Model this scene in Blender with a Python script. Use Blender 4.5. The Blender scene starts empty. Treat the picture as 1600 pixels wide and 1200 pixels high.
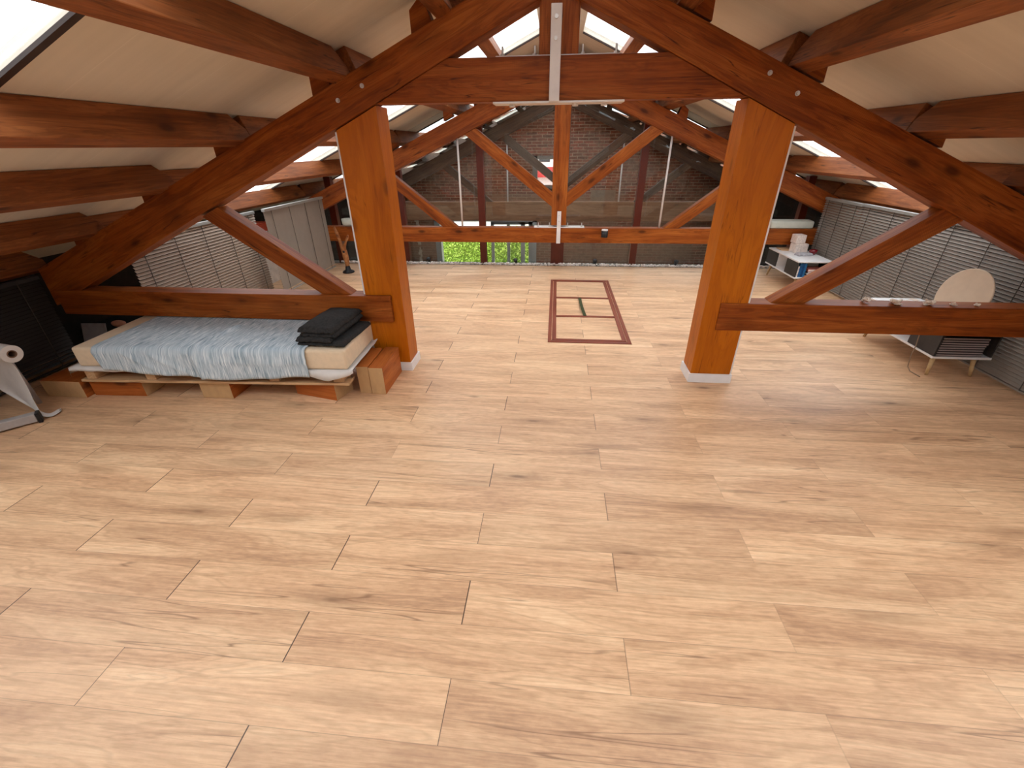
import bpy, bmesh, math, random
from mathutils import Vector, Matrix, noise
rnd = random.Random(7)
S = bpy.context.scene
COL = S.collection
R = math.radians

# ------------------------------------------------------------------ helpers
def tag(o, label=None, cat=None, group=None, kind=None):
    if label: o['label'] = label
    if cat: o['category'] = cat
    if group: o['group'] = group
    if kind: o['kind'] = kind
    return o

def empty(name, loc=(0, 0, 0), rz=0.0, label=None, cat=None, group=None, kind=None):
    o = bpy.data.objects.new(name, None)
    o.empty_display_size = 0.1
    COL.objects.link(o)
    o.location = loc
    o.rotation_euler = (0, 0, rz)
    return tag(o, label, cat, group, kind)

def world_m(o):
    m = o.matrix_basis.copy()
    while o.parent:
        o = o.parent
        m = o.matrix_basis @ m
    return m

def link(name, bm, mat, parent=None, M=None, smooth=False, local=False):
    """link bm as ONE object; M = world matrix (or parent-local when local)"""
    me = bpy.data.meshes.new(name)
    bmesh.ops.recalc_face_normals(bm, faces=bm.faces)
    bm.to_mesh(me); bm.free()
    if isinstance(mat, (list, tuple)):
        for m in mat: me.materials.append(m)
    else:
        me.materials.append(mat)
    if smooth:
        for p in me.polygons: p.use_smooth = True
    o = bpy.data.objects.new(name, me)
    COL.objects.link(o)
    M = M or Matrix.Identity(4)
    if parent:
        o.parent = parent
        o.matrix_basis = M if local else world_m(parent).inverted() @ M
    else:
        o.matrix_basis = M
    return o

def frame(o, xd, yd):
    x = Vector(xd).normalized(); y = Vector(yd).normalized(); z = x.cross(y).normalized()
    y = z.cross(x)
    M = Matrix.Identity(4)
    for i in range(3):
        M[i][0] = x[i]; M[i][1] = y[i]; M[i][2] = z[i]; M[i][3] = o[i]
    return M

def bm_prism(poly, d0, d1, bev=0.004):
    """polygon in local X/Z, extruded along local Y"""
    bm = bmesh.new()
    a = [bm.verts.new((u, d0, v)) for u, v in poly]
    b = [bm.verts.new((u, d1, v)) for u, v in poly]
    n = len(poly)
    bm.faces.new(a); bm.faces.new(b[::-1])
    for i in range(n):
        bm.faces.new((a[i], b[i], b[(i+1) % n], a[(i+1) % n]))
    if bev:
        bmesh.ops.bevel(bm, geom=bm.edges[:], offset=bev, segments=2, affect='EDGES', profile=0.6)
    return bm

def add_box(bm, x0, x1, y0, y1, z0, z1, M=None):
    vs = [Vector((x, y, z)) for z in (z0, z1) for y in (y0, y1) for x in (x0, x1)]
    if M: vs = [M @ v for v in vs]
    v = [bm.verts.new(p) for p in vs]
    fs = []
    for q in ((0, 1, 3, 2), (4, 6, 7, 5), (0, 4, 5, 1), (2, 3, 7, 6), (0, 2, 6, 4), (1, 5, 7, 3)):
        fs.append(bm.faces.new([v[i] for i in q]))
    return v, fs

def bm_box(x0, x1, y0, y1, z0, z1, bev=0.0, seg=2):
    bm = bmesh.new()
    add_box(bm, x0, x1, y0, y1, z0, z1)
    if bev:
        bmesh.ops.bevel(bm, geom=bm.edges[:], offset=bev, segments=seg, affect='EDGES', profile=0.6)
    return bm

def add_tube(bm, pts, radii, seg=10, caps=True):
    pts = [Vector(p) for p in pts]
    if not isinstance(radii, (list, tuple)): radii = [radii]*len(pts)
    rings = []
    up = Vector((0.13, 0.31, 0.94)).normalized()
    for i, p in enumerate(pts):
        t = (pts[min(i+1, len(pts)-1)] - pts[max(i-1, 0)]).normalized()
        a = t.cross(up)
        if a.length < 0.05: a = t.cross(Vector((1, 0, 0)))
        a.normalize(); b = t.cross(a)
        rings.append([bm.verts.new(p + (a*math.cos(2*math.pi*k/seg) + b*math.sin(2*math.pi*k/seg))*radii[i]) for k in range(seg)])
    for i in range(len(rings)-1):
        for k in range(seg):
            bm.faces.new((rings[i][k], rings[i][(k+1) % seg], rings[i+1][(k+1) % seg], rings[i+1][k]))
    if caps:
        bm.faces.new(rings[0][::-1]); bm.faces.new(rings[-1])
    return rings

def bm_tube(pts, radii, seg=10):
    bm = bmesh.new(); add_tube(bm, pts, radii, seg); return bm

def bm_lathe(prof, seg=24):
    bm = bmesh.new()
    rings = []
    for r, z in prof:
        if r < 1e-5: rings.append([bm.verts.new((0, 0, z))])
        else: rings.append([bm.verts.new((r*math.cos(2*math.pi*k/seg), r*math.sin(2*math.pi*k/seg), z)) for k in range(seg)])
    for A, B in zip(rings, rings[1:]):
        for k in range(seg):
            k2 = (k+1) % seg
            if len(A) == 1 and len(B) == 1: continue
            if len(A) == 1: bm.faces.new((A[0], B[k], B[k2]))
            elif len(B) == 1: bm.faces.new((A[k], A[k2], B[0]))
            else: bm.faces.new((A[k], A[k2], B[k2], B[k]))
    return bm

def T(x, y, z): return Matrix.Translation((x, y, z))
def RZ(a): return Matrix.Rotation(a, 4, 'Z')

# ------------------------------------------------------------------ materials
def lin(r, g, b):
    f = lambda c: (c/255/12.92) if c/255 <= 0.04045 else ((c/255+0.055)/1.055)**2.4
    return (f(r), f(g), f(b), 1)

class NT:
    def __init__(s, name):
        s.m = bpy.data.materials.new(name); s.m.use_nodes = True
        s.t = s.m.node_tree; s.t.nodes.clear()
        s.out = s.n('ShaderNodeOutputMaterial')
    def n(s, typ, **kw):
        x = s.t.nodes.new(typ)
        for k, v in kw.items(): setattr(x, k, v)
        return x
    def l(s, a, b): s.t.links.new(a, b)
    def put(s, sock, v):
        if hasattr(v, 'is_output'): s.l(v, sock)
        elif v is not None: sock.default_value = v
    def math(s, op, a, b=None, c=None, clamp=False):
        x = s.n('ShaderNodeMath', operation=op); x.use_clamp = clamp
        s.put(x.inputs[0], a)
        if b is not None: s.put(x.inputs[1], b)
        if c is not None: s.put(x.inputs[2], c)
        return x.outputs[0]
    def vmath(s, op, a, b=None):
        x = s.n('ShaderNodeVectorMath', operation=op)
        s.put(x.inputs[0], a)
        if b is not None: s.put(x.inputs[1], b)
        return x.outputs[0]
    def comb(s, x, y, z):
        c = s.n('ShaderNodeCombineXYZ')
        for i, v in enumerate((x, y, z)): s.put(c.inputs[i], v)
        return c.outputs[0]
    def noise(s, vec, scale=1, detail=4, rough=0.55, dist=0.0):
        x = s.n('ShaderNodeTexNoise'); s.put(x.inputs['Vector'], vec)
        x.inputs['Scale'].default_value = scale; x.inputs['Detail'].default_value = detail
        x.inputs['Roughness'].default_value = rough; x.inputs['Distortion'].default_value = dist
        return x.outputs['Fac']
    def voro(s, vec, scale=1, feature='F1', rnd_=1.0, out='Distance'):
        x = s.n('ShaderNodeTexVoronoi', feature=feature); s.put(x.inputs['Vector'], vec)
        x.inputs['Scale'].default_value = scale; x.inputs['Randomness'].default_value = rnd_
        return x.outputs[out]
    def ramp(s, fac, stops, interp='LINEAR'):
        x = s.n('ShaderNodeValToRGB'); s.put(x.inputs[0], fac)
        r = x.color_ramp; r.interpolation = interp
        while len(r.elements) > 1: r.elements.remove(r.elements[-1])
        r.elements[0].position = stops[0][0]; r.elements[0].color = stops[0][1]
        for p, c in stops[1:]:
            e = r.elements.new(p); e.color = c
        return x.outputs[0]
    def mr(s, v, a, b, c=0.0, d=1.0, smooth=False):
        x = s.n('ShaderNodeMapRange'); x.clamp = True
        if smooth: x.interpolation_type = 'SMOOTHSTEP'
        s.put(x.inputs[0], v)
        for i, q in enumerate((a, b, c, d)): x.inputs[i+1].default_value = q
        return x.outputs[0]
    def mix(s, f, a, b, mode='MIX'):
        x = s.n('ShaderNodeMix', data_type='RGBA', blend_type=mode)
        s.put(x.inputs['Factor'], f); s.put(x.inputs[6], a); s.put(x.inputs[7], b)
        return x.outputs[2]
    def obj(s, rand=False):
        tc = s.n('ShaderNodeTexCoord').outputs['Object']
        if rand:
            oi = s.n('ShaderNodeObjectInfo').outputs['Random']
            o = s.comb(s.math('MULTIPLY', oi, 37.0), s.math('MULTIPLY', oi, 91.0), s.math('MULTIPLY', oi, 53.0))
            tc = s.vmath('ADD', tc, o)
        return tc
    def sep(s, v):
        x = s.n('ShaderNodeSeparateXYZ'); s.l(v, x.inputs[0]); return x.outputs
    def bsdf(s, col, rough=0.6, spec=0.4, metal=0.0, bump=None, bstr=0.2, bdist=0.01, coat=0.0, trans=0.0):
        b = s.n('ShaderNodeBsdfPrincipled')
        s.put(b.inputs['Base Color'], col); s.put(b.inputs['Roughness'], rough)
        b.inputs['Metallic'].default_value = metal
        b.inputs['Specular IOR Level'].default_value = spec
        b.inputs['Coat Weight'].default_value = coat
        b.inputs['Coat Roughness'].default_value = 0.25
        b.inputs['Transmission Weight'].default_value = trans
        if bump is not None:
            u = s.n('ShaderNodeBump'); u.inputs['Strength'].default_value = bstr
            u.inputs['Distance'].default_value = bdist
            s.l(bump, u.inputs['Height']); s.l(u.outputs[0], b.inputs['Normal'])
        s.l(b.outputs[0], s.out.inputs[0])
        return s.m

def plain(name, c, rough=0.6, spec=0.35, metal=0.0, var=0.12, scale=14.0):
    t = NT(name)
    v = t.noise(t.obj(True), scale, 4)
    f = t.mr(v, 0.3, 0.7, 1-var, 1+var)
    col = t.mix(1.0, c, t.comb(f, f, f), 'MULTIPLY')
    return t.bsdf(col, rough, spec, metal)

def wood(name, dark, mid, light, knots=0.8, rough=0.55, grain=1.0, spec=0.3, coat=0.0, end=None, saw=0.0):
    t = NT(name)
    p = t.obj(True)
    x, y, z = t.sep(p)
    g1 = t.noise(t.comb(t.math('MULTIPLY', x, 0.9), t.math('MULTIPLY', y, 11*grain), t.math('MULTIPLY', z, 11*grain)), 1, 5, 0.6, 0.9)
    g2 = t.noise(t.comb(t.math('MULTIPLY', x, 3.0), t.math('MULTIPLY', y, 70*grain), t.math('MULTIPLY', z, 70*grain)), 1, 3, 0.6, 0.2)
    g3 = t.noise(p, 2.2, 3)
    f = t.math('ADD', t.math('MULTIPLY', g1, 0.62), t.math('ADD', t.math('MULTIPLY', g2, 0.28), t.math('MULTIPLY', g3, 0.22)))
    col = t.ramp(f, [(0.36, dark), (0.52, mid), (0.72, light)])
    # growth ring lines and short dark checks along the grain
    rg = t.math('FRACT', t.math('MULTIPLY', g1, 9.0))
    ring = t.mr(t.math('ABSOLUTE', t.math('SUBTRACT', rg, 0.5)), 0.0, 0.34, 0.34, 0.0, True)
    col = t.mix(t.math('MULTIPLY', ring, 0.9 if knots > 0.3 else 0.4), col, dark)
    c1 = t.noise(t.comb(t.math('MULTIPLY', x, 0.7), t.math('MULTIPLY', y, 13.0), t.math('MULTIPLY', z, 13.0)), 1, 3, 0.5, 0.2)
    ck = t.mr(t.math('ABSOLUTE', t.math('SUBTRACT', c1, 0.5)), 0.0, 0.011, 1, 0, True)
    gt = t.mr(t.noise(t.comb(t.math('MULTIPLY', x, 2.6), t.math('MULTIPLY', y, 3.0), t.math('MULTIPLY', z, 3.0)), 1, 2), 0.52, 0.6)
    col = t.mix(t.math('MULTIPLY', t.math('MULTIPLY', ck, gt), min(0.8, knots)), col, tuple(c*0.3 for c in dark[:3]) + (1,))
    kv = t.comb(t.math('MULTIPLY', x, 2.1), t.math('MULTIPLY', y, 5.2), t.math('MULTIPLY', z, 5.2))
    k = t.voro(kv, 1.0)
    km = t.math('MULTIPLY', t.mr(k, 0.05, 0.17, 1, 0, True), knots)
    col = t.mix(km, col, tuple(c*0.22 for c in dark[:3]) + (1,))
    kh = t.math('MULTIPLY', t.mr(k, 0.2, 0.38, 1, 0, True), knots*0.3)
    col = t.mix(kh, col, tuple(c*0.7 for c in dark[:3]) + (1,))
    h = g2
    if saw:
        w = t.n('ShaderNodeTexWave'); w.inputs['Scale'].default_value = 28
        w.inputs['Distortion'].default_value = 1.5
        t.l(p, w.inputs['Vector'])
        sw = t.math('MULTIPLY', t.mr(t.noise(p, 1.1, 2), 0.48, 0.62), saw)
        col = t.mix(t.math('MULTIPLY', w.outputs['Fac'], sw), col, tuple(c*0.55 for c in mid[:3]) + (1,))
    if end:
        nl = t.n('ShaderNodeTexCoord').outputs['Normal']
        nx = t.math('ABSOLUTE', t.sep(nl)[0])
        rings = t.noise(t.comb(t.math('MULTIPLY', x, 2), t.math('MULTIPLY', y, 28), t.math('MULTIPLY', z, 14)), 1, 4)
        ec = t.mix(rings, tuple(c*0.72 for c in end[:3])+(1,), end)
        col = t.mix(t.mr(nx, 0.8, 0.9), col, ec)
    return t.bsdf(col, rough, spec, 0, h, 0.25, 0.004, coat)

M = {}
M['timber'] = wood('reddish brown stained timber', lin(84, 35, 7), lin(139, 67, 18), lin(172, 97, 37), 0.75, 0.5, 1.0, 0.18, 0.0, None, 0.25)
M['purlin'] = wood('brown stained purlin timber', lin(78, 38, 14), lin(126, 68, 28), lin(162, 98, 52), 0.7, 0.6)
M['old'] = wood('grey brown timber of the far truss', lin(58, 42, 32), lin(86, 66, 52), lin(110, 88, 70), 0.5, 0.7)
M['column'] = wood('orange varnished pine boarding', lin(152, 74, 2), lin(180, 95, 3), lin(192, 107, 8), 0.5, 0.42, 0.45, 0.25, 0.0)
M['block'] = wood('orange stained block with raw sawn end', lin(128, 62, 20), lin(170, 90, 34), lin(190, 110, 50), 0.7, 0.55, 1.0, 0.3, 0.0, lin(205, 165, 118))
M['rawblock'] = wood('raw pine', lin(160, 118, 78), lin(198, 158, 116), lin(216, 180, 140), 0.6, 0.7)
M['hatch'] = wood('dark red hardwood edging', lin(92, 40, 26), lin(124, 58, 38), lin(142, 74, 50), 0.1, 0.45)
M['drift'] = wood('driftwood', lin(96, 50, 24), lin(158, 100, 56), lin(196, 142, 90), 0.9, 0.6)
M['leg'] = wood('pale beech leg', lin(150, 116, 74), lin(186, 154, 108), lin(204, 176, 132), 0.0, 0.5)
M['redsteel'] = plain('dark red painted steel', lin(96, 34, 16), 0.4, 0.5)
M['white'] = plain('white lacquer', (0.78, 0.76, 0.74, 1), 0.4, 0.4, 0, 0.03)
M['whitepaint'] = plain('white painted skirting', (0.8, 0.78, 0.77, 1), 0.4, 0.4, 0, 0.03)
M['whitemetal'] = plain('white painted steel strap', (0.72, 0.66, 0.62, 1), 0.45, 0.4, 0, 0.06)
M['bolt'] = plain('galvanised bolt', (0.62, 0.58, 0.54, 1), 0.35, 0.5, 0.7, 0.1)
M['paper'] = plain('white paper', (0.66, 0.62, 0.58, 1), 0.8, 0.2, 0, 0.05)
M['cardcore'] = plain('cardboard core', lin(120, 90, 70), 0.8)
M['grey_metal'] = plain('grey painted tube', (0.42, 0.39, 0.37, 1), 0.5, 0.4, 0.2)
M['black'] = plain('black plastic', (0.012, 0.011, 0.011, 1), 0.5, 0.35)
M['darkgrey'] = plain('dark grey laminate', (0.04, 0.037, 0.036, 1), 0.5, 0.35)
M['charcoal'] = plain('charcoal cotton cloth', (0.028, 0.027, 0.026, 1), 0.9, 0.15, 0, 0.3, 60)
M['mattress'] = plain('cream mattress ticking', lin(222, 200, 170), 0.85, 0.2, 0, 0.05, 30)
M['slat'] = plain('grey blind slat', lin(140, 130, 119), 0.5, 0.35, 0, 0.04)
M['slatlight'] = plain('warm grey blind slat', lin(158, 138, 120), 0.5, 0.35, 0, 0.04)
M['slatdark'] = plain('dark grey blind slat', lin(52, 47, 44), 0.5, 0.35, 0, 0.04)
M['tape'] = plain('dark ladder cord', (0.075, 0.062, 0.05, 1), 0.8, 0.2)
M['frame'] = plain('grey aluminium frame', lin(150, 150, 146), 0.4, 0.45, 0.2, 0.04)
M['skyframe'] = plain('dark brown skylight trim', lin(52, 38, 32), 0.6)
M['plaster'] = plain('off white plaster', (0.7, 0.67, 0.62, 1), 0.85, 0.2, 0, 0.05)
M['darkwall'] = plain('dark unfinished eave board', (0.030, 0.025, 0.021, 1), 0.9, 0.15, 0, 0.2)
M['discwhite'] = plain('off white round board', lin(214, 196, 172), 0.7, 0.25, 0, 0.04)
M['stone'] = plain('mottled pinkish white stone', lin(224, 208, 196), 0.6, 0.35, 0, 0.18, 50)
M['shell'] = plain('cream crumpled paper', lin(214, 196, 178), 0.7, 0.3, 0, 0.12, 40)
M['redglass'] = plain('dark red glass', lin(110, 14, 24), 0.15, 0.6)
M['greycloth'] = plain('silver grey wrap', lin(168, 164, 166), 0.5, 0.4, 0, 0.25, 60)
M['palegreen'] = plain('pale greenish grey foam', lin(196, 198, 184), 0.6, 0.35, 0, 0.05)
M['strap'] = plain('dark olive webbing', lin(62, 66, 40), 0.8, 0.2)
M['concrete'] = plain('grey concrete', lin(130, 124, 116), 0.9)
M['roofred'] = plain('red roof', lin(176, 62, 58), 0.8, 0.2, 0, 0.15, 6)
M['housewhite'] = plain('white rendered house', lin(235, 230, 222), 0.8)
M['boxred'] = plain('red cardboard', lin(200, 84, 58), 0.7)
M['boxwhite'] = plain('white cardboard', lin(235, 228, 220), 0.7)
M['darkclutter'] = plain('black storage cloth', (0.015, 0.014, 0.013, 1), 0.9, 0.15)
M['tan'] = plain('pale beige cloth', lin(150, 128, 108), 0.9, 0.15)
M['graypaper'] = plain('grey paper', lin(150, 146, 144), 0.8)
M['gravel'] = plain('white pebbles', (0.93, 0.91, 0.88, 1), 0.7, 0.3, 0, 0.2, 9)

def floor_mat():
    t = NT('pale oak laminate planks')
    p = t.n('ShaderNodeTexCoord').outputs['Object']
    x, y, z = t.sep(p)
    W, L = 0.2035, 1.2925
    ry = t.math('DIVIDE', t.math('SUBTRACT', y, 0.84), W)
    row = t.math('FLOOR', ry); fy = t.math('SUBTRACT', ry, row)
    odd = t.math('FLOORED_MODULO', row, 2.0)
    rx = t.math('DIVIDE', t.math('ADD', t.math('ADD', x, 0.965), t.math('MULTIPLY', odd, -0.64625)), L)
    cx = t.math('FLOOR', rx); fx = t.math('SUBTRACT', rx, cx)
    wn = t.n('ShaderNodeTexWhiteNoise', noise_dimensions='2D')
    t.l(t.comb(t.math('MULTIPLY', row, 1.37), t.math('MULTIPLY', cx, 2.11), 0), wn.inputs['Vector'])
    r1 = wn.outputs['Value']; rc = t.sep(wn.outputs['Color'])
    ox = t.math('MULTIPLY', r1, 43.0); oy = t.math('MULTIPLY', rc[1], 71.0); oz = t.math('MULTIPLY', rc[2], 17.0)
    X = t.math('ADD', x, ox); Y = t.math('ADD', y, oy)
    broad = t.noise(t.comb(t.math('MULTIPLY', X, 0.9), t.math('MULTIPLY', Y, 7.0), oz), 1, 4, 0.55, 0.6)
    fine = t.noise(t.comb(t.math('MULTIPLY', X, 5.0), t.math('MULTIPLY', Y, 120.0), oz), 1, 4, 0.65, 0.3)
    mot = t.noise(t.comb(t.math('MULTIPLY', X, 22.0), t.math('MULTIPLY', Y, 60.0), oz), 1, 3, 0.6, 0.0)
    f = t.math('ADD', t.math('MULTIPLY', broad, 0.5), t.math('ADD', t.math('MULTIPLY', fine, 0.34), t.math('MULTIPLY', mot, 0.16)))
    col = t.ramp(f, [(0.30, lin(160, 122, 92)), (0.44, lin(206, 162, 124)), (0.55, lin(228, 187, 146)), (0.68, lin(246, 212, 172))])
    rg = t.math('FRACT', t.math('MULTIPLY', broad, 11.0))
    ring = t.mr(t.math('ABSOLUTE', t.math('SUBTRACT', rg, 0.5)), 0.0, 0.3, 0.26, 0.0, True)
    col = t.mix(ring, col, lin(168, 126, 92))
    # whole-plank tint
    tint = t.mr(r1, 0, 1, 0.955, 1.04)
    col = t.mix(1.0, col, t.comb(tint, tint, t.math('MULTIPLY', tint, 0.99)), 'MULTIPLY')
    # dark splits along the grain
    c1 = t.noise(t.comb(t.math('MULTIPLY', X, 0.38), t.math('MULTIPLY', Y, 10.0), oz), 1, 2, 0.5, 0.05)
    line = t.mr(t.math('ABSOLUTE', t.math('SUBTRACT', c1, 0.5)), 0.0, 0.008, 1, 0, True)
    gate = t.mr(t.noise(t.comb(t.math('MULTIPLY', X, 0.8), t.math('MULTIPLY', Y, 3.0), oz), 1, 2), 0.44, 0.58)
    col = t.mix(t.math('MULTIPLY', t.math('MULTIPLY', line, gate), 0.62), col, lin(120, 82, 56))
    # grey brown clouds and knots
    k = t.voro(t.comb(t.math('MULTIPLY', X, 1.25), t.math('MULTIPLY', Y, 4.6), oz), 1.0)
    col = t.mix(t.math('MULTIPLY', t.mr(k, 0.06, 0.32, 1, 0, True), 0.38), col, lin(142, 106, 76))
    col = t.mix(t.math('MULTIPLY', t.mr(k, 0.02, 0.09, 1, 0, True), 0.7), col, lin(104, 72, 50))
    # joints
    ex = t.math('MULTIPLY', t.math('MINIMUM', fx, t.math('SUBTRACT', 1.0, fx)), L)
    ey = t.math('MULTIPLY', t.math('MINIMUM', fy, t.math('SUBTRACT', 1.0, fy)), W)
    # an end joint shows open on the planks of the left half only
    open_ = t.math('MULTIPLY', t.mr(x, 0.2, 0.5, 1.0, 0.0), t.math('GREATER_THAN', t.math('FRACT', t.math('MULTIPLY', r1, 7.3)), 0.15))
    ej = t.math('MULTIPLY', t.math('LESS_THAN', ex, 0.0024), t.math('ADD', t.math('MULTIPLY', open_, 0.8), 0.12))
    lj = t.math('MULTIPLY', t.math('LESS_THAN', ey, 0.0012), 0.30)
    j = t.math('MAXIMUM', ej, lj)
    col = t.mix(j, col, lin(58, 34, 20))
    rough = t.mr(fine, 0.3, 0.7, 0.33, 0.48)
    return t.bsdf(col, rough, 0.42, 0, t.math('SUBTRACT', fine, j), 0.10, 0.002)
M['floor'] = floor_mat()

def brick_mat():
    t = NT('old dark brick')
    p = t.n('ShaderNodeTexCoord').outputs['Object']
    x, y, z = t.sep(p)
    wob = t.noise(p, 3.0, 3)
    zz = t.math('ADD', z, t.math('MULTIPLY', t.math('SUBTRACT', wob, 0.5), 0.02))
    b = t.n('ShaderNodeTexBrick')
    t.l(t.comb(t.math('ADD', x, t.math('MULTIPLY', wob, 0.02)), zz, 0), b.inputs['Vector'])
    b.inputs['Scale'].default_value = 1.0
    b.inputs['Mortar Size'].default_value = 0.009
    b.inputs['Mortar Smooth'].default_value = 0.3
    b.inputs['Brick Width'].default_value = 0.27
    b.inputs['Row Height'].default_value = 0.072
    b.inputs['Color1'].default_value = lin(142, 82, 62)
    b.inputs['Color2'].default_value = lin(98, 62, 48)
    b.inputs['Mortar'].default_value = lin(156, 130, 108)
    b.inputs['Bias'].default_value = -0.1
    n = t.noise(p, 1.3, 5, 0.6)
    col = t.mix(t.mr(n, 0.45, 0.7, 0, 0.75), b.outputs['Color'], lin(136, 108, 88))
    n2 = t.noise(p, 9.0, 4, 0.6)
    f = t.mr(n2, 0.3, 0.7, 0.7, 1.25)
    col = t.mix(1.0, col, t.comb(f, f, f), 'MULTIPLY')
    # rendered band patches low on the wall
    low = t.math('MULTIPLY', t.mr(z, 0.55, 0.5), t.mr(t.noise(p, 0.8, 2), 0.42, 0.5))
    col = t.mix(t.math('MULTIPLY', low, 0.6), col, lin(132, 104, 84))
    return t.bsdf(col, 0.9, 0.15, 0, b.outputs['Fac'], -0.4, 0.01)
M['brick'] = brick_mat()

def ceil_mat():
    t = NT('cream ceiling boards')
    p = t.n('ShaderNodeTexCoord').outputs['Object']
    x, y, z = t.sep(p)
    s_ = t.noise(t.comb(t.math('MULTIPLY', x, 0.25), t.math('MULTIPLY', y, 9.0), 0), 1, 3, 0.6)
    n = t.noise(p, 1.7, 4)
    f = t.math('ADD', t.mr(s_, 0.3, 0.7, 0.93, 1.03), t.mr(n, 0.3, 0.7, -0.04, 0.04))
    col = t.mix(1.0, (0.68, 0.62, 0.52, 1), t.comb(f, f, f), 'MULTIPLY')
    fr = t.math('FRACT', t.math('DIVIDE', y, 0.6))
    ln = t.mr(t.math('ABSOLUTE', t.math('SUBTRACT', fr, 0.5)), 0.0, 0.008, 0.25, 0.0)
    col = t.mix(ln, col, (0.9, 0.85, 0.76, 1))
    return t.bsdf(col, 0.75, 0.25)
M['ceiling'] = ceil_mat()

def blanket_mat():
    t = NT('blue grey space dyed blanket')
    p = t.obj()
    x, y, z = t.sep(p)
    v = t.math('SUBTRACT', y, z)
    a = t.noise(t.comb(t.math('MULTIPLY', x, 120.0), t.math('MULTIPLY', v, 9.0), 0.0), 1, 3, 0.6, 0.2)
    b = t.noise(t.comb(t.math('MULTIPLY', x, 30.0), t.math('MULTIPLY', v, 2.0), 3.0), 1, 2, 0.5)
    f = t.math('ADD', t.math('MULTIPLY', a, 0.8), t.math('MULTIPLY', b, 0.2))
    col = t.ramp(f, [(0.34, lin(126, 146, 160)), (0.46, lin(172, 188, 198)), (0.55, lin(194, 206, 212)), (0.67, lin(234, 239, 240))])
    return t.bsdf(col, 0.9, 0.15, 0, a, 0.15, 0.003)
M['blanket'] = blanket_mat()

def glass_mat(name, tint, refl=0.9, rough=0.0):
    t = NT(name)
    tr = t.n('ShaderNodeBsdfTransparent'); tr.inputs[0].default_value = tint
    gl = t.n('ShaderNodeBsdfGlossy'); gl.inputs['Roughness'].default_value = rough
    gl.inputs[0].default_value = (0.9, 0.95, 0.95, 1)
    lw = t.n('ShaderNodeLayerWeight'); lw.inputs[0].default_value = 0.5
    f = t.math('MULTIPLY', t.math('MULTIPLY_ADD', t.math('POWER', lw.outputs['Facing'], 4.0), 0.9, 0.035), refl)
    mx = t.n('ShaderNodeMixShader')
    t.l(f, mx.inputs[0]); t.l(tr.outputs[0], mx.inputs[1]); t.l(gl.outputs[0], mx.inputs[2])
    t.l(mx.outputs[0], t.out.inputs[0])
    return t.m
M['glass'] = glass_mat('clear partition glass', (0.95, 0.96, 0.95, 1), 0.9)
M['pane'] = glass_mat('skylight glazing', (0.97, 0.98, 0.985, 1), 0.5)

def leaf_mat():
    t = NT('brightened hedge leaves')
    r = t.n('ShaderNodeObjectInfo').outputs['Random']
    n = t.noise(t.obj(), 5.0, 4)
    col = t.ramp(n, [(0.3, lin(120, 160, 40)), (0.5, lin(184, 216, 88)), (0.7, lin(224, 242, 130))])  # greens raised in place of stronger light on the hedge
    return t.bsdf(col, 0.6, 0.3)
M['leaf'] = leaf_mat()
M['hedgecore'] = plain('dark inside of hedge', lin(110, 140, 40), 0.9)
M['lawn'] = plain('lightened lawn', lin(190, 186, 176), 0.9)  # lawn colour paled so that it throws more light onto the hedge

# ------------------------------------------------------------------ roof geometry
SL = 0.434
TH = math.atan(SL); CT, ST = math.cos(TH), math.sin(TH)
ZR = 2.68                 # rafter top at the axis
PH, PW = 0.17, 0.10       # purlin section
DK = PH + 0.005
ZD = ZR + DK/CT           # underside of ceiling at the axis
EAVE = 4.66
FLOOR_END = 7.05
LOW = -2.75
YN, YF = -3.3, 13.1
STRIPS = [(-2.6, -1.6), (0.55, 1.80), (4.0, 5.95), (7.75, 9.15), (10.9, 12.3)]
SK0, SK1 = 0.16, 3.86     # skylight extent from the ridge (horizontal)

def slope_frame(s, y, a=0.0, n=0.0, z0=ZR):
    """frame with X down the slope on side s, Y along building (+Y for s=+1, -Y for s=-1), Z out of roof"""
    d = Vector((s*CT, 0, -ST)); nn = Vector((s*ST, 0, CT))
    o = Vector((0, y, z0)) + d*(a/CT) + nn*n
    return frame(o, d, (0, s, 0))

# floor (the loft slab)
bm = bmesh.new()
add_box(bm, -EAVE, EAVE, YN, FLOOR_END, -0.25, 0.0)
tag(link('floor', bm, M['floor']), 'pale oak laminate loft floor', None, None, 'structure')
bm = bmesh.new(); add_box(bm, -EAVE, EAVE, FLOOR_END, 7.28, -0.25, -0.006)
tag(link('trim_1', bm, M['concrete']), 'slab edge under the white gravel', None, None, 'structure')
bm = bmesh.new(); add_box(bm, -EAVE-0.2, EAVE+0.2, 7.28, YF, LOW-0.2, LOW)
tag(link('ground_floor', bm, M['concrete']), 'floor of the double height void beyond the glass', None, None, 'structure')
bm = bmesh.new(); add_box(bm, -EAVE-0.2, EAVE+0.2, 7.06, 7.28, LOW, -0.25)
tag(link('wall_void', bm, M['plaster']), 'wall of the void below the loft edge', None, None, 'structure')

ztop = lambda x: ZD - SL*abs(x)
for s, nm in ((-1, 'left'), (1, 'right')):
    bm = bmesh.new()
    x0, x1 = sorted((s*EAVE, s*(EAVE+0.2)))
    add_box(bm, x0, x1, YN, YF+0.3, LOW, ztop(EAVE)+0.03)
    tag(link('wall_'+nm, bm, M['darkwall']), 'low dark eave wall on the %s' % nm, None, None, 'structure')
# wall behind the camera
bm = bm_prism([(-EAVE, -0.25), (EAVE, -0.25), (EAVE, ztop(EAVE)), (0, ZD), (-EAVE, ztop(EAVE))], YN-0.2, YN, 0)
tag(link('wall_near', bm, M['plaster']), 'white end wall behind the viewer', None, None, 'structure')

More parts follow.
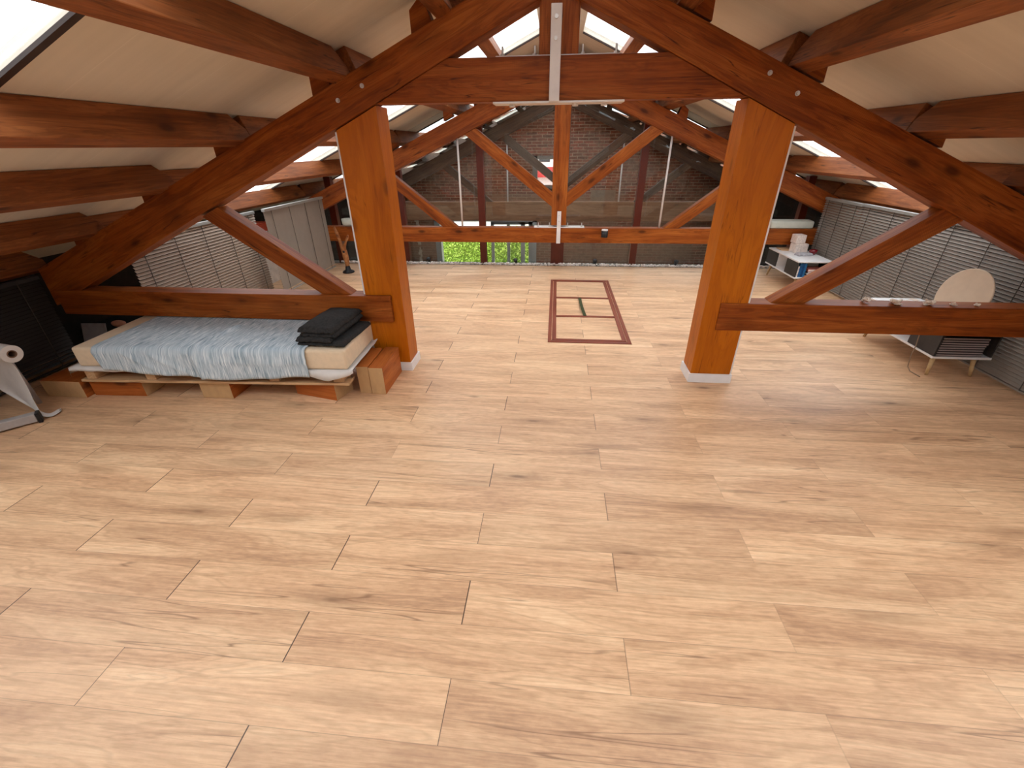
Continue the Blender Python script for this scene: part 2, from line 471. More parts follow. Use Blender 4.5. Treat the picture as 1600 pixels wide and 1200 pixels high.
# ceiling: boards with real skylight slots
for s, nm in ((-1, 'left'), (1, 'right')):
    bm = bmesh.new()
    Fm = slope_frame(s, 0, 0, DK)
    L1 = (EAVE+0.2)/CT
    ys = [YN-0.2]
    for a, b in STRIPS: ys += [a, b]
    ys.append(YF+0.3)
    def seg(u0, u1, ya, yb):
        ya, yb = (ya*s, yb*s); ya, yb = min(ya, yb), max(ya, yb)
        add_box(bm, u0, u1, ya, yb, 0, 0.045)
    for i in range(0, len(ys), 2): seg(0, L1, ys[i], ys[i+1])
    for a, b in STRIPS:
        seg(0, SK0/CT, a, b); seg(SK1/CT, L1, a, b)
    o = link('ceiling_'+nm, bm, M['ceiling'], None, Fm)
    tag(o, 'cream boarded %s roof slope' % nm, None, None, 'structure')
n = 0
for (a, b) in STRIPS:
    for s in (-1, 1):
        n += 1
        e = empty('window_%d' % n, (s*SK0, a, ZD), 0, 'long skylight strip in the %s roof slope' % ('left' if s < 0 else 'right'), None, None, 'structure')
        Fm = slope_frame(s, 0, 0, DK)
        u0, u1 = SK0/CT, SK1/CT
        ya, yb = sorted((a*s, b*s))
        bm = bmesh.new()
        w = 0.035
        add_box(bm, u0, u1, ya-w, ya, -0.014, -0.0005); add_box(bm, u0, u1, yb, yb+w, -0.014, -0.0005)
        link('window_frame', bm, M['skyframe'], e, Fm)
        bm = bmesh.new(); add_box(bm, u0+0.001, u1-0.001, ya+0.001, yb-0.001, 0.010, 0.015)
        link('window_pane', bm, M['pane'], e, Fm)

# gable wall with openings
def gable():
    bm = bmesh.new()
    E = EAVE+0.2
    dx0, dx1, dz1 = -3.52, -0.52, -0.15
    wx0, wx1, wz0, wz1 = -0.53, 0.10, 0.73, 1.37
    y0, y1 = YF, YF+0.3
    def q(x0, x1, z0, z1): add_box(bm, x0, x1, y0, y1, z0, z1)
    q(-E, dx0, LOW, dz1); q(dx1, E, LOW, dz1)
    q(-E, E, dz1, wz0); q(-E, wx0, wz0, wz1-0.0); q(wx1, E, wz0, wz1-0.0)
    # everything above the small window follows the roof rake
    poly = [(-E, wz1), (E, wz1)]
    add = bm_prism([(-E, wz1), (E, wz1), (E, wz1+0.001), (0, ZD), (-E, wz1+0.001)], y0, y1, 0)
    me = bpy.data.meshes.new('tmp'); add.to_mesh(me); add.free(); bm.from_mesh(me); bpy.data.meshes.remove(me)
    return bm
tag(link('wall_far', gable(), M['brick']), 'old brick gable wall beyond the glass', None, None, 'structure')
# glazed sliding door in the gable
d = empty('door_1', (-2.02, YF+0.1, LOW), 0, 'grey framed sliding glass door in the brick gable', None, None, 'structure')
bm = bmesh.new()
add_box(bm, -3.52, -3.36, YF-0.02, YF+0.2, LOW, -0.15); add_box(bm, -0.64, -0.52, YF-0.02, YF+0.2, LOW, -0.15)
add_box(bm, -3.52, -0.52, YF-0.02, YF+0.2, -0.215, -0.15); add_box(bm, -3.52, -0.52, YF, YF+0.2, LOW, LOW+0.05)
link('door_frame', bm, M['frame'], d)
for (x0, x1, y) in ((-1.86, -0.86, YF+0.05), (-1.40, -0.64, YF+0.12)):
    bm = bmesh.new()
    for a, b in ((x0, x0+0.09), (x1-0.12, x1)): add_box(bm, a, b, y, y+0.05, LOW+0.05, -0.216)
    add_box(bm, x0, x1, y, y+0.05, -0.30, -0.216); add_box(bm, x0, x1, y, y+0.05, LOW+0.05, LOW+0.13)
    lf = link('door_leaf', bm, M['frame'], d)
    bm = bmesh.new(); add_box(bm, x0+0.09, x1-0.12, y+0.02, y+0.03, LOW+0.13, -0.30)
    link('door_pane', bm, M['glass'], lf)
e = empty('window_11', (-0.2, YF, 0.73), 0, 'small square window high in the brick gable', None, None, 'structure')
bm = bmesh.new()
add_box(bm, -0.66, -0.53, YF-0.03, YF+0.1, 0.68, 1.46); add_box(bm, 0.10, 0.22, YF-0.03, YF+0.1, 0.68, 1.46)
add_box(bm, -0.66, 0.22, YF-0.03, YF+0.1, 1.37, 1.46); add_box(bm, -0.66, 0.22, YF-0.03, YF+0.1, 0.64, 0.73)
link('window_frame', bm, plain('grey render surround', lin(124, 112, 102), 0.9), e)
bm = bmesh.new(); add_box(bm, -0.53, 0.10, YF+0.2, YF+0.21, 0.73, 1.37)
link('window_pane', bm, M['pane'], e)
# ragged strip of old mortar on the gable
bm = bmesh.new()
z = LOW
while z < 0.3:
    w0 = rnd.uniform(-0.05, 0.05)
    add_box(bm, -4.06+w0, -4.0+rnd.uniform(-0.02, 0.04), YF-0.012, YF+0.01, z, z+0.07); z += 0.072
tag(link('trim_2', bm, plain('old mortar', lin(176, 156, 136), 0.9)), 'ragged vertical mortar line on the brick gable', None, None, 'structure')
bm = bm_box(3.56, 4.34, YF-0.2, YF, 0.02, 0.27, 0.02)
tag(link('wall_unit', bm, M['palegreen']), 'pale rectangular unit fixed low on the right of the brick gable', 'wall unit')
bm = bmesh.new(); add_box(bm, 0.95, 1.62, YF-0.015, YF+0.005, 0.02, 0.62)
tag(link('trim_3', bm, plain('grey brown render', lin(128, 106, 88), 0.9)), 'rendered patch on the gable', None, None, 'structure')

# ------------------------------------------------------------------ purlins
AMID = [0.66, 1.40, 2.24, 3.03, 3.78]
AK = [0.74, 1.44, 2.24, 2.93, 3.67, 4.36]
ORD = ['topmost', 'second', 'third', 'fourth', 'fifth', 'lowest']
BAYS = [('near', -3.1, 3.33, 0.0, 'in front of the front truss', range(6)),
        ('middle', 3.337, 6.66, 0.0, 'between the front truss and the glass', range(5)),
        ('far', 6.665, 9.885, 0.0, 'beyond the glass', range(5)),
        ('last', 9.90, 13.1, 0.105, 'against the brick gable', range(5))]
for bay, ya, yb, off, where, ks in BAYS:
    for s in (-1, 1):
        for k in ks:
            tt = (AMID[k] if bay in ('middle', 'far') else AK[k])/CT - PW + (0.0 if bay in ('middle', 'far') else off)
            d = Vector((s*CT, 0, -ST)); nn = Vector((s*ST, 0, CT))
            # local X along +Y of the building, Z out of the roof
            o = Vector((0, ya, ZR)) + d*tt + nn*0.002
            xd = Vector((0, 1, 0))
            yd = nn.cross(xd)             # so that Z = nn
            Fm = frame(o, xd, yd)
            L = yb-ya
            ysgn = 1 if yd.dot(d) > 0 else -1
            h = PH
            c = 0.10
            poly = [(0, 0), (L, 0), (L, h*0.45), (L-c, h), (0, h)] if bay != 'last' else [(0, 0), (L, 0), (L, h), (0, h)]
            if bay != 'near': poly = [(0, 0)] + poly[1:-1] + [(0.0, h)]
            bm = bm_prism(poly, min(0, ysgn*PW), max(0, ysgn*PW), 0.005)
            o = link('purlin', bm, M['purlin'] if bay != 'last' else M['old'], None, Fm)
            tag(o, '%s brown timber purlin down the %s roof slope, %s' % (ORD[k], 'left' if s < 0 else 'right', where), 'beam', 'roof purlins')

# ------------------------------------------------------------------ trusses
def rafter(parent, s, cx, y, th0, th1, span, zt, depth, mat):
    """inclined rafter, top edge at zt - SL*|x-cx|, plumb thickness th0 at the apex and th1 at the foot, plumb cut at both ends"""
    d = Vector((CT, 0, -s*ST))
    Fm = frame((cx, y, zt), d, (0, 1, 0))
    L = span/CT
    if s > 0: poly = [(0, 0), (L, 0), (L+th1*ST, -th1*CT), (th0*ST, -th0*CT)]
    else: poly = [(0, 0), (-th0*ST, -th0*CT), (-L-th1*ST, -th1*CT), (-L, 0)]
    return link('rafter', bm_prism(poly, 0, depth, 0.006), mat, parent, Fm)

def beam(parent, name, p0, p1, h, y, depth, mat, cut0=None, cut1=None, bev=0.005):
    """timber in the truss plane from p0 to p1 (x,z of its centre line); end cuts: None square, 'h' horizontal, or an angle of the cut line"""
    a = Vector((p0[0], 0, p0[1])); b = Vector((p1[0], 0, p1[1]))
    d = (b-a); L = d.length; d.normalize()
    if d.x < 0: a, b = b, a; d = -d; cut0, cut1 = cut1, cut0
    Fm = frame((a.x, y, a.z), d, (0, 1, 0))
    ang = math.atan2(d.z, d.x)
    def sh(cut):
        if cut is None: return 0.0
        ca = cut - ang                    # cut line angle relative to beam axis
        return (h/2)/math.tan(ca)
    s0, s1 = sh(cut0), sh(cut1)
    poly = [(-s0, -h/2), (L-s1, -h/2), (L+s1, h/2), (s0, h/2)]
    return link(name, bm_prism(poly, 0, depth, bev), mat, parent, Fm)

def hexbolt(parent, x, y, z, up=False, r=0.012, l=0.02, lab=None):
    bm = bmesh.new()
    if up: add_tube(bm, [(x, y, z), (x, y, z+0.012)], r*1.3, 6); add_tube(bm, [(x, y, z+0.012), (x, y, z+l)], r*0.6, 8)
    else: add_tube(bm, [(x, y+0.004, z), (x, y-0.004, z)], r*1.15, 16); add_tube(bm, [(x, y-0.004, z), (x, y-l*0.8, z)], r*0.75, 6)
    return link('bolt', bm, M['bolt'], parent)

rs_left, rs_right = R(0)+TH, math.pi-TH     # slope angles of the rafter undersides
# --- front truss
A = empty('roof_truss', (-0.04, 3.24, 0), 0, 'front timber roof truss with flat collar beam, two split tie beams and white centre strap', 'roof truss')
yA = 3.24; cA = -0.03; UZ, US = 2.485, 0.462    # underside of the rafters: UZ - US*|x-cA|
for s in (1, -1):
    rafter(A, s, cA, yA, ZR-UZ, ZR-SL*4.25-(UZ-US*4.25), 4.25, ZR, 0.16, M['timber'])
# king post with its top under the rafters
bm = bm_prism([(-0.119, 0), (0.119, 0), (0.119, 0.52), (0, 0.52), (-0.119, 0.52)], 0, 0.12, 0.005)
link('king_post', bm_prism([(0, -0.119), (0.50, -0.119), (0.50, 0.119), (0, 0.119)], 0, 0.12, 0.005), M['timber'], A,
     frame((-0.016, yA+0.03, 2.18), (0, 0, 1), (0, 1, 0)))
# collar
zc0, zc1 = 1.946, 2.176
xe = lambda z: (UZ - z)/US
poly = [(cA-xe(zc0)+0.01, zc0), (cA+xe(zc0)-0.01, zc0), (cA+xe(zc1), zc1), (cA-xe(zc1), zc1)]
link('collar_beam', bm_prism([(u, v-zc0) for u, v in poly], 0, 0.14, 0.004), M['timber'], A, frame((0, yA+0.012, zc0), (1, 0, 0), (0, 1, 0)))
# strap, plates, bolts
link('strap', bm_box(-0.066, -0.002, yA-0.03, yA+0.015, 1.938, 2.41, 0.004), M['whitemetal'], A)
link('plate', bm_box(-0.42, 0.40, yA-0.012, yA+0.15, zc0-0.014, zc0-0.002, 0.003), M['whitemetal'], A)
link('plate', bm_box(-0.40, 0.36, yA+0.03, yA+0.13, zc1+0.002, zc1+0.007, 0.002), M['whitemetal'], A)
for x in (-0.36, -0.16, 0.13, 0.33):
    hexbolt(A, x, yA+0.06, zc1+0.007, True, 0.011, 0.05)
for x in (-0.30, 0.10, 0.28):
    link('bolt', bm_tube([(x, yA+0.04, zc0-0.014), (x, yA+0.04, zc0-0.03)], 0.02, 8), M['whitemetal'], A)
for z in (2.35, 2.25): link('bolt', bm_tube([(-0.034, yA-0.03, z), (-0.034, yA-0.038, z)], 0.011, 10), M['bolt'], A)
for x, z in ((-1.436, 1.969), (-1.26, 2.045), (1.227, 2.061), (1.411, 1.957)): hexbolt(A, x, yA, z)
# tie stubs, flush with the columns
link('tie_beam', bm_prism([(0, 0), (2.94, 0), (2.94, 0.212), (0, 0.212)], 0, 0.15, 0.005), M['timber'], A, frame((-4.22, yA-0.012, 0.452), (1, 0, 0), (0, 1, 0)))
link('tie_beam', bm_prism([(0, 0), (2.97, 0), (2.97, 0.212), (0, 0.212)], 0, 0.15, 0.005), M['timber'], A, frame((1.245, yA-0.02, 0.452), (1, 0, 0), (0, 1, 0)))
# outer struts
for s in (-1, 1):
    beam(A, 'strut', (s*1.73, 0.664), (s*2.60, UZ-US*2.60), 0.142, yA+0.02, 0.115, M['timber'], 0.0, -s*math.atan(US))
# cleats that stop the purlins from sliding
for s in (-1, 1):
    for k in range(5):
        u0 = AK[k]/CT + 0.004
        Fm = slope_frame(s, yA+0.02*s if s > 0 else yA+0.02, 0, 0)
        ya, yb = sorted((0.02, 0.14*s)) if s > 0 else (-0.14, -0.02)
        bm = bm_prism([(u0, 0.0), (u0+0.15, 0.0), (u0+0.10, 0.115), (u0, 0.15)], ya, yb, 0.003)
        link('cleat', bm, M['timber'], A, slope_frame(s, yA, cA*s, 0.003))

# --- rear truss in front of the glass
def full_truss(name, y, cx, mat, spans, label, th, tiez, strut_in, strap=False, tiemat=None):
    B = empty(name, (cx, y, 0), 0, label, 'roof truss')
    rafter(B, 1, cx, y, th, th, spans[1], ZR-0.03, 0.15, mat)
    rafter(B, -1, cx, y, th, th, spans[0], ZR-0.03, 0.15, mat)
    z0, z1 = tiez
    link('king_post', bm_prism([(0, -0.105), (1.97, -0.105), (1.97, 0.105), (0, 0.105)], 0, 0.14, 0.005), mat, B,
         frame((cx, y+0.006, z1+0.035), (0, 0, 1), (0, 1, 0)))
    link('tie_beam', bm_prism([(0, 0), (sum(spans), 0), (sum(spans), z1-z0), (0, z1-z0)], 0, 0.15, 0.005), tiemat or mat, B, frame((cx-spans[0], y, z0), (1, 0, 0), (0, 1, 0)))
    zb = ZR-0.03-th
    for s in (-1, 1):
        beam(B, 'strut', (cx+s*0.10, 1.03), (cx+s*1.22, zb-SL*1.22+0.0), 0.15, y+0.012, 0.11, mat, R(90), -s*TH)
        beam(B, 'strut', (cx+s*1.58, z1+0.002), (cx+s*2.44, zb-SL*2.44), 0.135, y+0.012, 0.11, mat, 0.0, -s*TH)
        for k in range(4):
            u0 = AK[k]/CT + 0.006
            bm = bm_prism([(u0, 0.0), (u0+0.14, 0.0), (u0+0.09, 0.115), (u0, 0.14)], *sorted((0.01*s, 0.13*s)), 0.003)
            link('cleat', bm, mat, B, slope_frame(s, y, cx*s, -0.026))
    return B
yB = 6.56; cB = 0.05
B = full_truss('roof_truss', yB, cB, M['timber'], (4.25, 4.25), 'full timber roof truss just before the glass with king post and four struts', 0.245, (0.452, 0.660), None)
link('strap', bm_box(0.027, 0.083, yB-0.02, yB, 0.447, 0.884, 0.003), M['whitemetal'], B)
for z in (0.83, 0.75): link('bolt', bm_tube([(0.055, yB-0.02, z), (0.055, yB-0.026, z)], 0.01, 8), M['bolt'], B)
link('plate', bm_box(-0.30, 0.42, yB-0.006, yB+0.15, 0.661, 0.672, 0.003), M['whitemetal'], B)
for x in (-0.24, -0.08, 0.18, 0.38): hexbolt(B, x, yB+0.03, 0.672, True, 0.012, 0.055)
for x, lab in ((-1.36, 'thin white rod hanging from the left rafter to the tie beam before the glass'),
               (1.475, 'thin white rod hanging from the right rafter to the tie beam before the glass')):
    zt = ZR-0.03-0.245-SL*abs(x-cB)
    tag(link('hanging_rod', bm_tube([(x, yB+0.075, 0.66), (x, yB+0.075, zt+0.02)], 0.013, 10), M['whitemetal'], None, None, True), lab, 'rod', 'white hanging rods')
# black cylinder lamp on the tie beam
t = empty('wall_lamp', (0.705, yB, 0.60), 0, 'small black cylinder lamp on the tie beam right of the king post', 'lamp')
Fm = T(0.705, yB-0.055, 0.545)
link('lamp_body', bm_lathe([(0, 0), (0.043, 0), (0.047, 0.006), (0.047, 0.088), (0, 0.088)]), M['black'], t, Fm, True)
link('lamp_ring', bm_lathe([(0, 0.088), (0.043, 0.088), (0.045, 0.096), (0.043, 0.106), (0, 0.106)]), M['whitemetal'], t, Fm, True)
link('bracket', bm_box(-0.02, 0.02, 0.03, 0.055, 0.03, 0.07), M['black'], t, Fm)
# --- truss beyond the glass
full_truss('roof_truss', 9.85, 0.14, M['old'], (4.3, 4.2), 'dark grey-brown roof truss beyond the glass before the brick gable', 0.26, (0.28, 0.655), None, False, wood('weathered brown tie beam', lin(92, 62, 42), lin(128, 92, 66), lin(150, 114, 86), 0.4, 0.7))
for x, lab in ((-1.02, 'pale thin rod of the far truss, left of the king post'), (1.30, 'pale thin rod of the far truss, right of the king post')):
    zt = ZR-0.03-0.26-SL*abs(x-0.14)
    tag(link('hanging_rod', bm_tube([(x, 9.92, 0.655), (x, 9.92, zt+0.02)], 0.016, 8), M['whitemetal'], None, None, True), lab, 'rod', 'white hanging rods')

# ------------------------------------------------------------------ columns
def column(x0, x1, y0, lab):
    t = empty('column', ((x0+x1)/2, y0+0.12, 0), 0, lab, 'column')
    zb = lambda x: UZ-US*abs(x-cA)
    top = [(zb(x0)-0.004, x0), (zb(x1)-0.004, x1)]
    yf, yb = y0, y0+0.215
    # boxed shaft, local X up
    poly = [(0, x0), (zb(x0)-0.006, x0), (zb(x1)-0.006, x1), (0, x1)]
    xm = (x0+x1)/2
    bm = bm_prism([(u, -(v-xm)) for u, v in poly], 0, yb-yf, 0.004)
    link('shaft', bm, M['column'], t, frame((xm, yf, 0), (0, 0, 1), (0, 1, 0)))
    bm = bmesh.new(); w = 0.014; h = 0.075
    add_box(bm, x0-w, x1+w, yf-w, yf-0.001, 0, h); add_box(bm, x0-w, x1+w, yb+0.001, yb+w, 0, h)
    add_box(bm, x0-w, x0-0.001, yf-0.001, yb+0.001, 0, h); add_box(bm, x1+0.001, x1+w, yf-0.001, yb+0.001, 0, h)
    link('baseboard', bm, M['whitepaint'], t)
    xo0, xo1 = (x0-0.013, x0-0.001) if x0 < 0 else (x1+0.001, x1+0.013)
    for za, zc in ((h, 0.45), (0.666, zb(xo0 if x0 < 0 else xo1)-0.01)):
        bm = bmesh.new(); add_box(bm, xo0, xo1, yf+0.006, yb-0.006, za, zc)
        link('edge_strip', bm, M['white'], t)['label'] = 'white strip along the outer side'
    return t
column(-1.495, -1.195, 3.262, 'left boxed orange pine column with white skirting, beside the mattress')
column(1.135, 1.44, 3.23, 'right boxed orange pine column with white skirting, standing clear on the floor')

# ------------------------------------------------------------------ glass partition
G = empty('glass_partition', (0, 7.2, 0), 0, 'clear glass partition on dark red steel posts across the end of the loft', 'partition')
px = [-4.6, -3.55, -2.42, -1.14, 0.05, 1.24, 2.52, 3.6, 4.6]
for a, b in zip(px, px[1:]):
    pts = [(a, 0.0), (b, 0.0), (b, ztop(b)-0.002)]
    if a < 0 < b: pts.append((0, ZD-0.01))
    pts.append((a, ztop(a)-0.002))
    link('pane', bm_prism(pts, 7.205, 7.215, 0), M['glass'], G)
for p in px[1:-1]:
    w = 0.10 if abs(p-0.05) < 0.01 else 0.05
    bm = bmesh.new(); add_box(bm, p-w, p+w, 7.10, 7.20, 0, ztop(abs(p)+w)-0.002)
    link('post', bm, M['redsteel'], G)
# white gravel strip
bm = bmesh.new()
for i in range(1100):
    r = rnd.uniform(0.009, 0.022)
    gx = rnd.uniform(-3.55, 3.6)
    if rnd.random() < 0.02: continue
    v = bmesh.ops.create_icosphere(bm, subdivisions=1, radius=r, matrix=T(gx, rnd.uniform(7.07, 7.096-r*0.5), r*0.6+rnd.choice((0, 0, 0.015))) @ Matrix.Rotation(rnd.uniform(0, 3), 4, 'X') @ Matrix.Scale(rnd.uniform(0.55, 0.9), 4, (0, 0, 1)))
tag(link('white_gravel', bm, M['gravel'], None, None, True), 'strip of white pebbles along the foot of the glass', 'gravel', None, 'stuff')
for x, lab in ((-2.07, 'small dark uplight in the gravel, leftmost before the green garden door'), (-0.62, 'small uplight in the gravel just left of the centre post'),
               (0.66, 'small glassy uplight in the gravel right of the centre post'), (1.93, 'small uplight in the gravel, last before the right column')):
    t = empty('uplight', (x, 7.148, -0.005), 0, lab, 'spotlight', 'uplights in the gravel')
    bm = bm_lathe([(0, 0.0), (0.05, 0.0), (0.05, 0.012), (0.02, 0.016), (0.018, 0.035), (0, 0.035)], 16)
    link('base', bm, M['black'], t, None, True, True)
    bm = bm_lathe([(0, -0.05), (0.03, -0.05), (0.045, 0.03), (0.048, 0.03), (0.048, 0.036), (0, 0.03)], 16)
    link('lamp_head', bm, M['darkgrey'], t, T(0, 0, 0.075) @ Matrix.Rotation(R(40), 4, 'X'), True, True)
    bm = bm_lathe([(0, 0.031), (0.043, 0.031), (0.043, 0.038), (0, 0.041)], 16)
    link('lens', bm, M['darkgrey'], t, T(0, 0, 0.075) @ Matrix.Rotation(R(40), 4, 'X'), True, True)
    t.scale = (0.75, 0.75, 0.75)

# ------------------------------------------------------------------ blinds
def blind(x, s, y0, y1, z0, z1, mat, lab, nc=4, tilt=50, headmat=None):
    """s: room side is towards -s"""
    t = empty('venetian_blind', (x, (y0+y1)/2, z0), 0, lab, 'blind', 'venetian blinds along the eaves')
    link('headrail', bm_box(x-0.02, x+0.02, y0, y1, z1-0.03, z1, 0.003), headmat or M['frame'], t)
    pitch = 0.0295; w = 0.0265 if tilt < 70 else 0.0305
    bm = bmesh.new()
    z = z1-0.045
    while z > z0+0.03:
        Mx = T(x, 0, z) @ Matrix.Rotation(-R(tilt)*s, 4, 'Y')
        add_box(bm, -w/2, w/2, y0, y1, -0.0008, 0.0008, Mx)
        z -= pitch
    link('slats', bm, mat, t)
    link('bottom_rail', bm_box(x-0.013, x+0.013, y0, y1, z0+0.004, z0+0.018, 0.002), mat, t)
    for i in range(nc):
        y = y0 + (y1-y0)*(i+0.35)/(nc-0.3)
        bm = bmesh.new(); add_box(bm, x-s*0.016-0.0012, x-s*0.016+0.0012, y-0.0035, y+0.0035, z0+0.018, z1-0.03)
        link('cord', bm, M['tape'], t)
    return t
blind(-3.31, -1, 4.97, 6.37, 0.11, 1.098, M['slat'], 'grey venetian blind on the left by the glass, behind the wooden sculpture', 4, 78)
blind(-3.62, -1, 3.45, 5.24, 0.02, 1.045, M['slatlight'], 'warm grey venetian blind on the left behind the mattress and the strut', 5)
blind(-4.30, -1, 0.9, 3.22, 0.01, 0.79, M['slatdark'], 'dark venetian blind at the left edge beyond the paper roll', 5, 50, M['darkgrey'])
blind(3.56, 1, 5.74, 6.54, 0.02, 1.07, M['slat'], 'narrow grey venetian blind on the right, behind the farther white bench', 3)
blind(3.56, 1, 3.05, 5.738, 0.02, 1.075, M['slat'], 'wide grey venetian blind on the right, behind the round board', 7)

# ------------------------------------------------------------------ floor hatch
Hh = empty('floor_hatch', (0.376, 5.08, 0), 0, 'floor hatch edged in dark red wood with a dark pull strap, between the columns', 'hatch')
def rail(name, x0, x1, y0, y1, z=0.006):
    if (x1-x0) > (y1-y0):
        Fm = frame((x0, y0, 0.0005), (1, 0, 0), (0, 1, 0)); bm = bm_box(0, x1-x0, 0, y1-y0, 0, z, 0.001)
    else:
        Fm = frame((x1, y0, 0.0005), (0, 1, 0), (-1, 0, 0)); bm = bm_box(0, y1-y0, 0, x1-x0, 0, z, 0.001)
    return link(name, bm, M['hatch'], Hh, Fm)
hx0, hx1, hy0, hy1 = -0.03, 0.783, 3.95, 6.215
rail('frame_rail', hx0, hx0+0.034, hy0, hy1); rail('frame_rail', hx1-0.034, hx1, hy0, hy1)
rail('frame_rail', hx0+0.034, hx1-0.034, hy0, hy0+0.05); rail('frame_rail', hx0+0.034, hx1-0.034, hy1-0.05, hy1)
rail('leaf_rail', hx0+0.041, hx0+0.082, hy0+0.058, hy1-0.058); rail('leaf_rail', hx1-0.082, hx1-0.041, hy0+0.058, hy1-0.058)
rail('leaf_rail', hx0+0.082, hx1-0.082, hy0+0.058, hy0+0.092); rail('leaf_rail', hx0+0.082, hx1-0.082, hy1-0.092, hy1-0.058)
for y in (4.68, 5.36): rail('crossbar', hx0+0.082, hx1-0.082, y, y+0.05)
bm = bmesh.new()
N = 12
prev = None
for i in range(N+1):
    u = i/N; y = 5.37 - 0.66*u; x = 0.345 + 0.03*u + 0.012*math.sin(u*math.pi)*-1
    z = 0.008 + 0.012*math.sin(math.pi*u)
    row = [bm.verts.new((x-0.018, y, z)), bm.verts.new((x+0.018, y, z)), bm.verts.new((x+0.018, y, z+0.003)), bm.verts.new((x-0.018, y, z+0.003))]
    if prev:
        for k in range(4): bm.faces.new((prev[k], prev[(k+1) % 4], row[(k+1) % 4], row[k]))
    else: bm.faces.new(row)
    prev = row
bm.faces.new(prev)
link('pull_strap', bm, M['strap'], Hh)['label'] = 'dark olive pull strap'

# ------------------------------------------------------------------ bed corner
def block(x, y, L, W, Hh_, rz, lab, group=None, mat=None, upright=False):
    """timber block, long side L along local X; placed by its near-left corner"""
    Mx = T(x, y, 0) @ RZ(rz)
    return tag(link('timber_block', bm_box(0, L, 0, W, 0.0, Hh_, 0.004), mat or M['block'], None, Mx), lab, 'block', 'timber offcut blocks')
# loose blocks; local X = long axis
block(-3.60, 2.600, 0.62, 0.34, 0.14, R(90), 'orange stained timber block on the floor left of the pallet corner')
block(-3.575, 2.645, 0.43, 0.34, 0.143, R(2), 'long orange timber block under the left end of the pallet')
block(-2.43, 2.675, 0.42, 0.25, 0.143, R(90), 'raw-ended timber block under the middle of the pallet')
block(-1.98, 2.79, 0.38, 0.20, 0.143, R(-13), 'orange and black timber block under the right end of the pallet')
block(-1.385, 2.84, 0.36, 0.094, 0.232, R(92), 'upright timber block touching the pallet end, left of the pair by the column')
block(-1.268, 2.83, 0.40, 0.112, 0.23, R(90.5), 'upright timber block nearest the left column skirting')

Bz = R(2.6)
BM = T(-3.57, 2.60, 0) @ RZ(Bz)
P = empty('pallet', (-3.57, 2.60, 0.145), Bz, 'raw wooden pallet bed base raised on timber blocks', 'pallet')
PM = BM
LP = 2.09; DP = 0.86
for y0, y1 in ((0.0, 0.11), (0.30, 0.40), (0.62, 0.72)):
    link('bottom_board', bm_box(0.0, LP, y0, y1, 0.145, 0.165, 0.002), M['rawblock'], P, PM)
for x0 in (0.045, 0.52, 1.0, 1.48, LP-0.12):
    bm = bm_box(0, DP-0.02, 0, 0.075, 0.1655, 0.248, 0.003)
    link('stringer', bm, M['rawblock'], P, PM @ T(x0+0.075, 0.012, 0) @ RZ(R(90)))
for i in range(7):
    link('top_board', bm_box(0.0, LP, i*0.122, i*0.122+0.105, 0.2485, 0.268, 0.002), M['rawblock'], P, PM)

# sheet of paper under the mattress
bm = bmesh.new()
nx, ny = 60, 9
grid = []
for i in range(nx+1):
    row = []
    for j in range(ny+1):
        x = -0.035 + (LP+0.09)*max(0, i-1)/(nx-1); y = -0.012 + 0.80*max(0, j-1)/(ny-1)
        z = 0.2700
        if j == 0:                                   # hangs over the front board
            y -= 0.004+0.006*noise.noise((x*9, 0, 4)); z -= 0.022 + 0.016*abs(noise.noise((x*5, 5, 1)))
            if x > LP-0.40: z -= 0.05*max(0, 1-abs(x-(LP-0.14))/0.2); y -= 0.02*max(0, 1-abs(x-(LP-0.14))/0.2)
        if i == 0: z -= 0.055 + 0.03*noise.noise((y*16, 2, 2)); x -= 0.006
        if i == nx: z += 0.012+0.022*noise.noise((y*9, 3, 1)); x += 0.02*noise.noise((y*12, 1, 1))
        row.append(bm.verts.new((x, y, z)))
    grid.append(row)
for i in range(nx):
    for j in range(ny): bm.faces.new((grid[i][j], grid[i+1][j], grid[i+1][j+1], grid[i][j+1]))
o = link('paper_sheet', bm, M['paper'], None, BM, True)
o.modifiers.new('thick', 'SOLIDIFY').thickness = 0.0012
tag(o, 'crumpled white sheet lying between the pallet and the mattress', 'sheet')

# mattress
Lm, Dm, mz0, mz1 = 2.06, 0.84, 0.2735, 0.432
bm = bm_box(0, Lm, 0, Dm, mz0, mz1, 0.028, 4)
m_o = tag(link('mattress', bm, M['mattress'], None, BM @ T(0.045, 0.0, 0), True), 'thin cream foam mattress lying on the pallet', 'mattress')
# blanket, draped over the front edge
bm = bmesh.new()
ux = 200; prof = []
def prof_pt(t, xx):
    # t 0..1 : back -> front edge -> down
    back = 0.82; drop = 0.185 + 0.022*noise.noise((xx*1.6, 0.2, 0.7)) + 0.02*math.exp(-((xx-1.15)/0.35)**2) - 0.03*math.exp(-((xx-0.25)/0.25)**2)
    rad = 0.03
    tot = back + rad*1.57 + drop
    d = t*tot
    if d < back: y = back - d + 0.0; z = mz1+0.0045; y2 = y
    elif d < back + rad*1.57:
        a = (d-back)/rad; y = -rad*math.sin(a)+0.0; z = mz1+0.0045 - rad*(1-math.cos(a))
    else:
        e = d-back-rad*1.57; y = -rad - 0.006; z = mz1+0.0045-rad-e
        y -= (0.010+0.012*e/0.2)*(0.5+0.5*math.sin(xx*13+2.5*noise.noise((xx*2.0, 0, 0)))) * min(1, e/0.06)
    return y + 0.028 - 0.004, z
rows = []
vt = 56
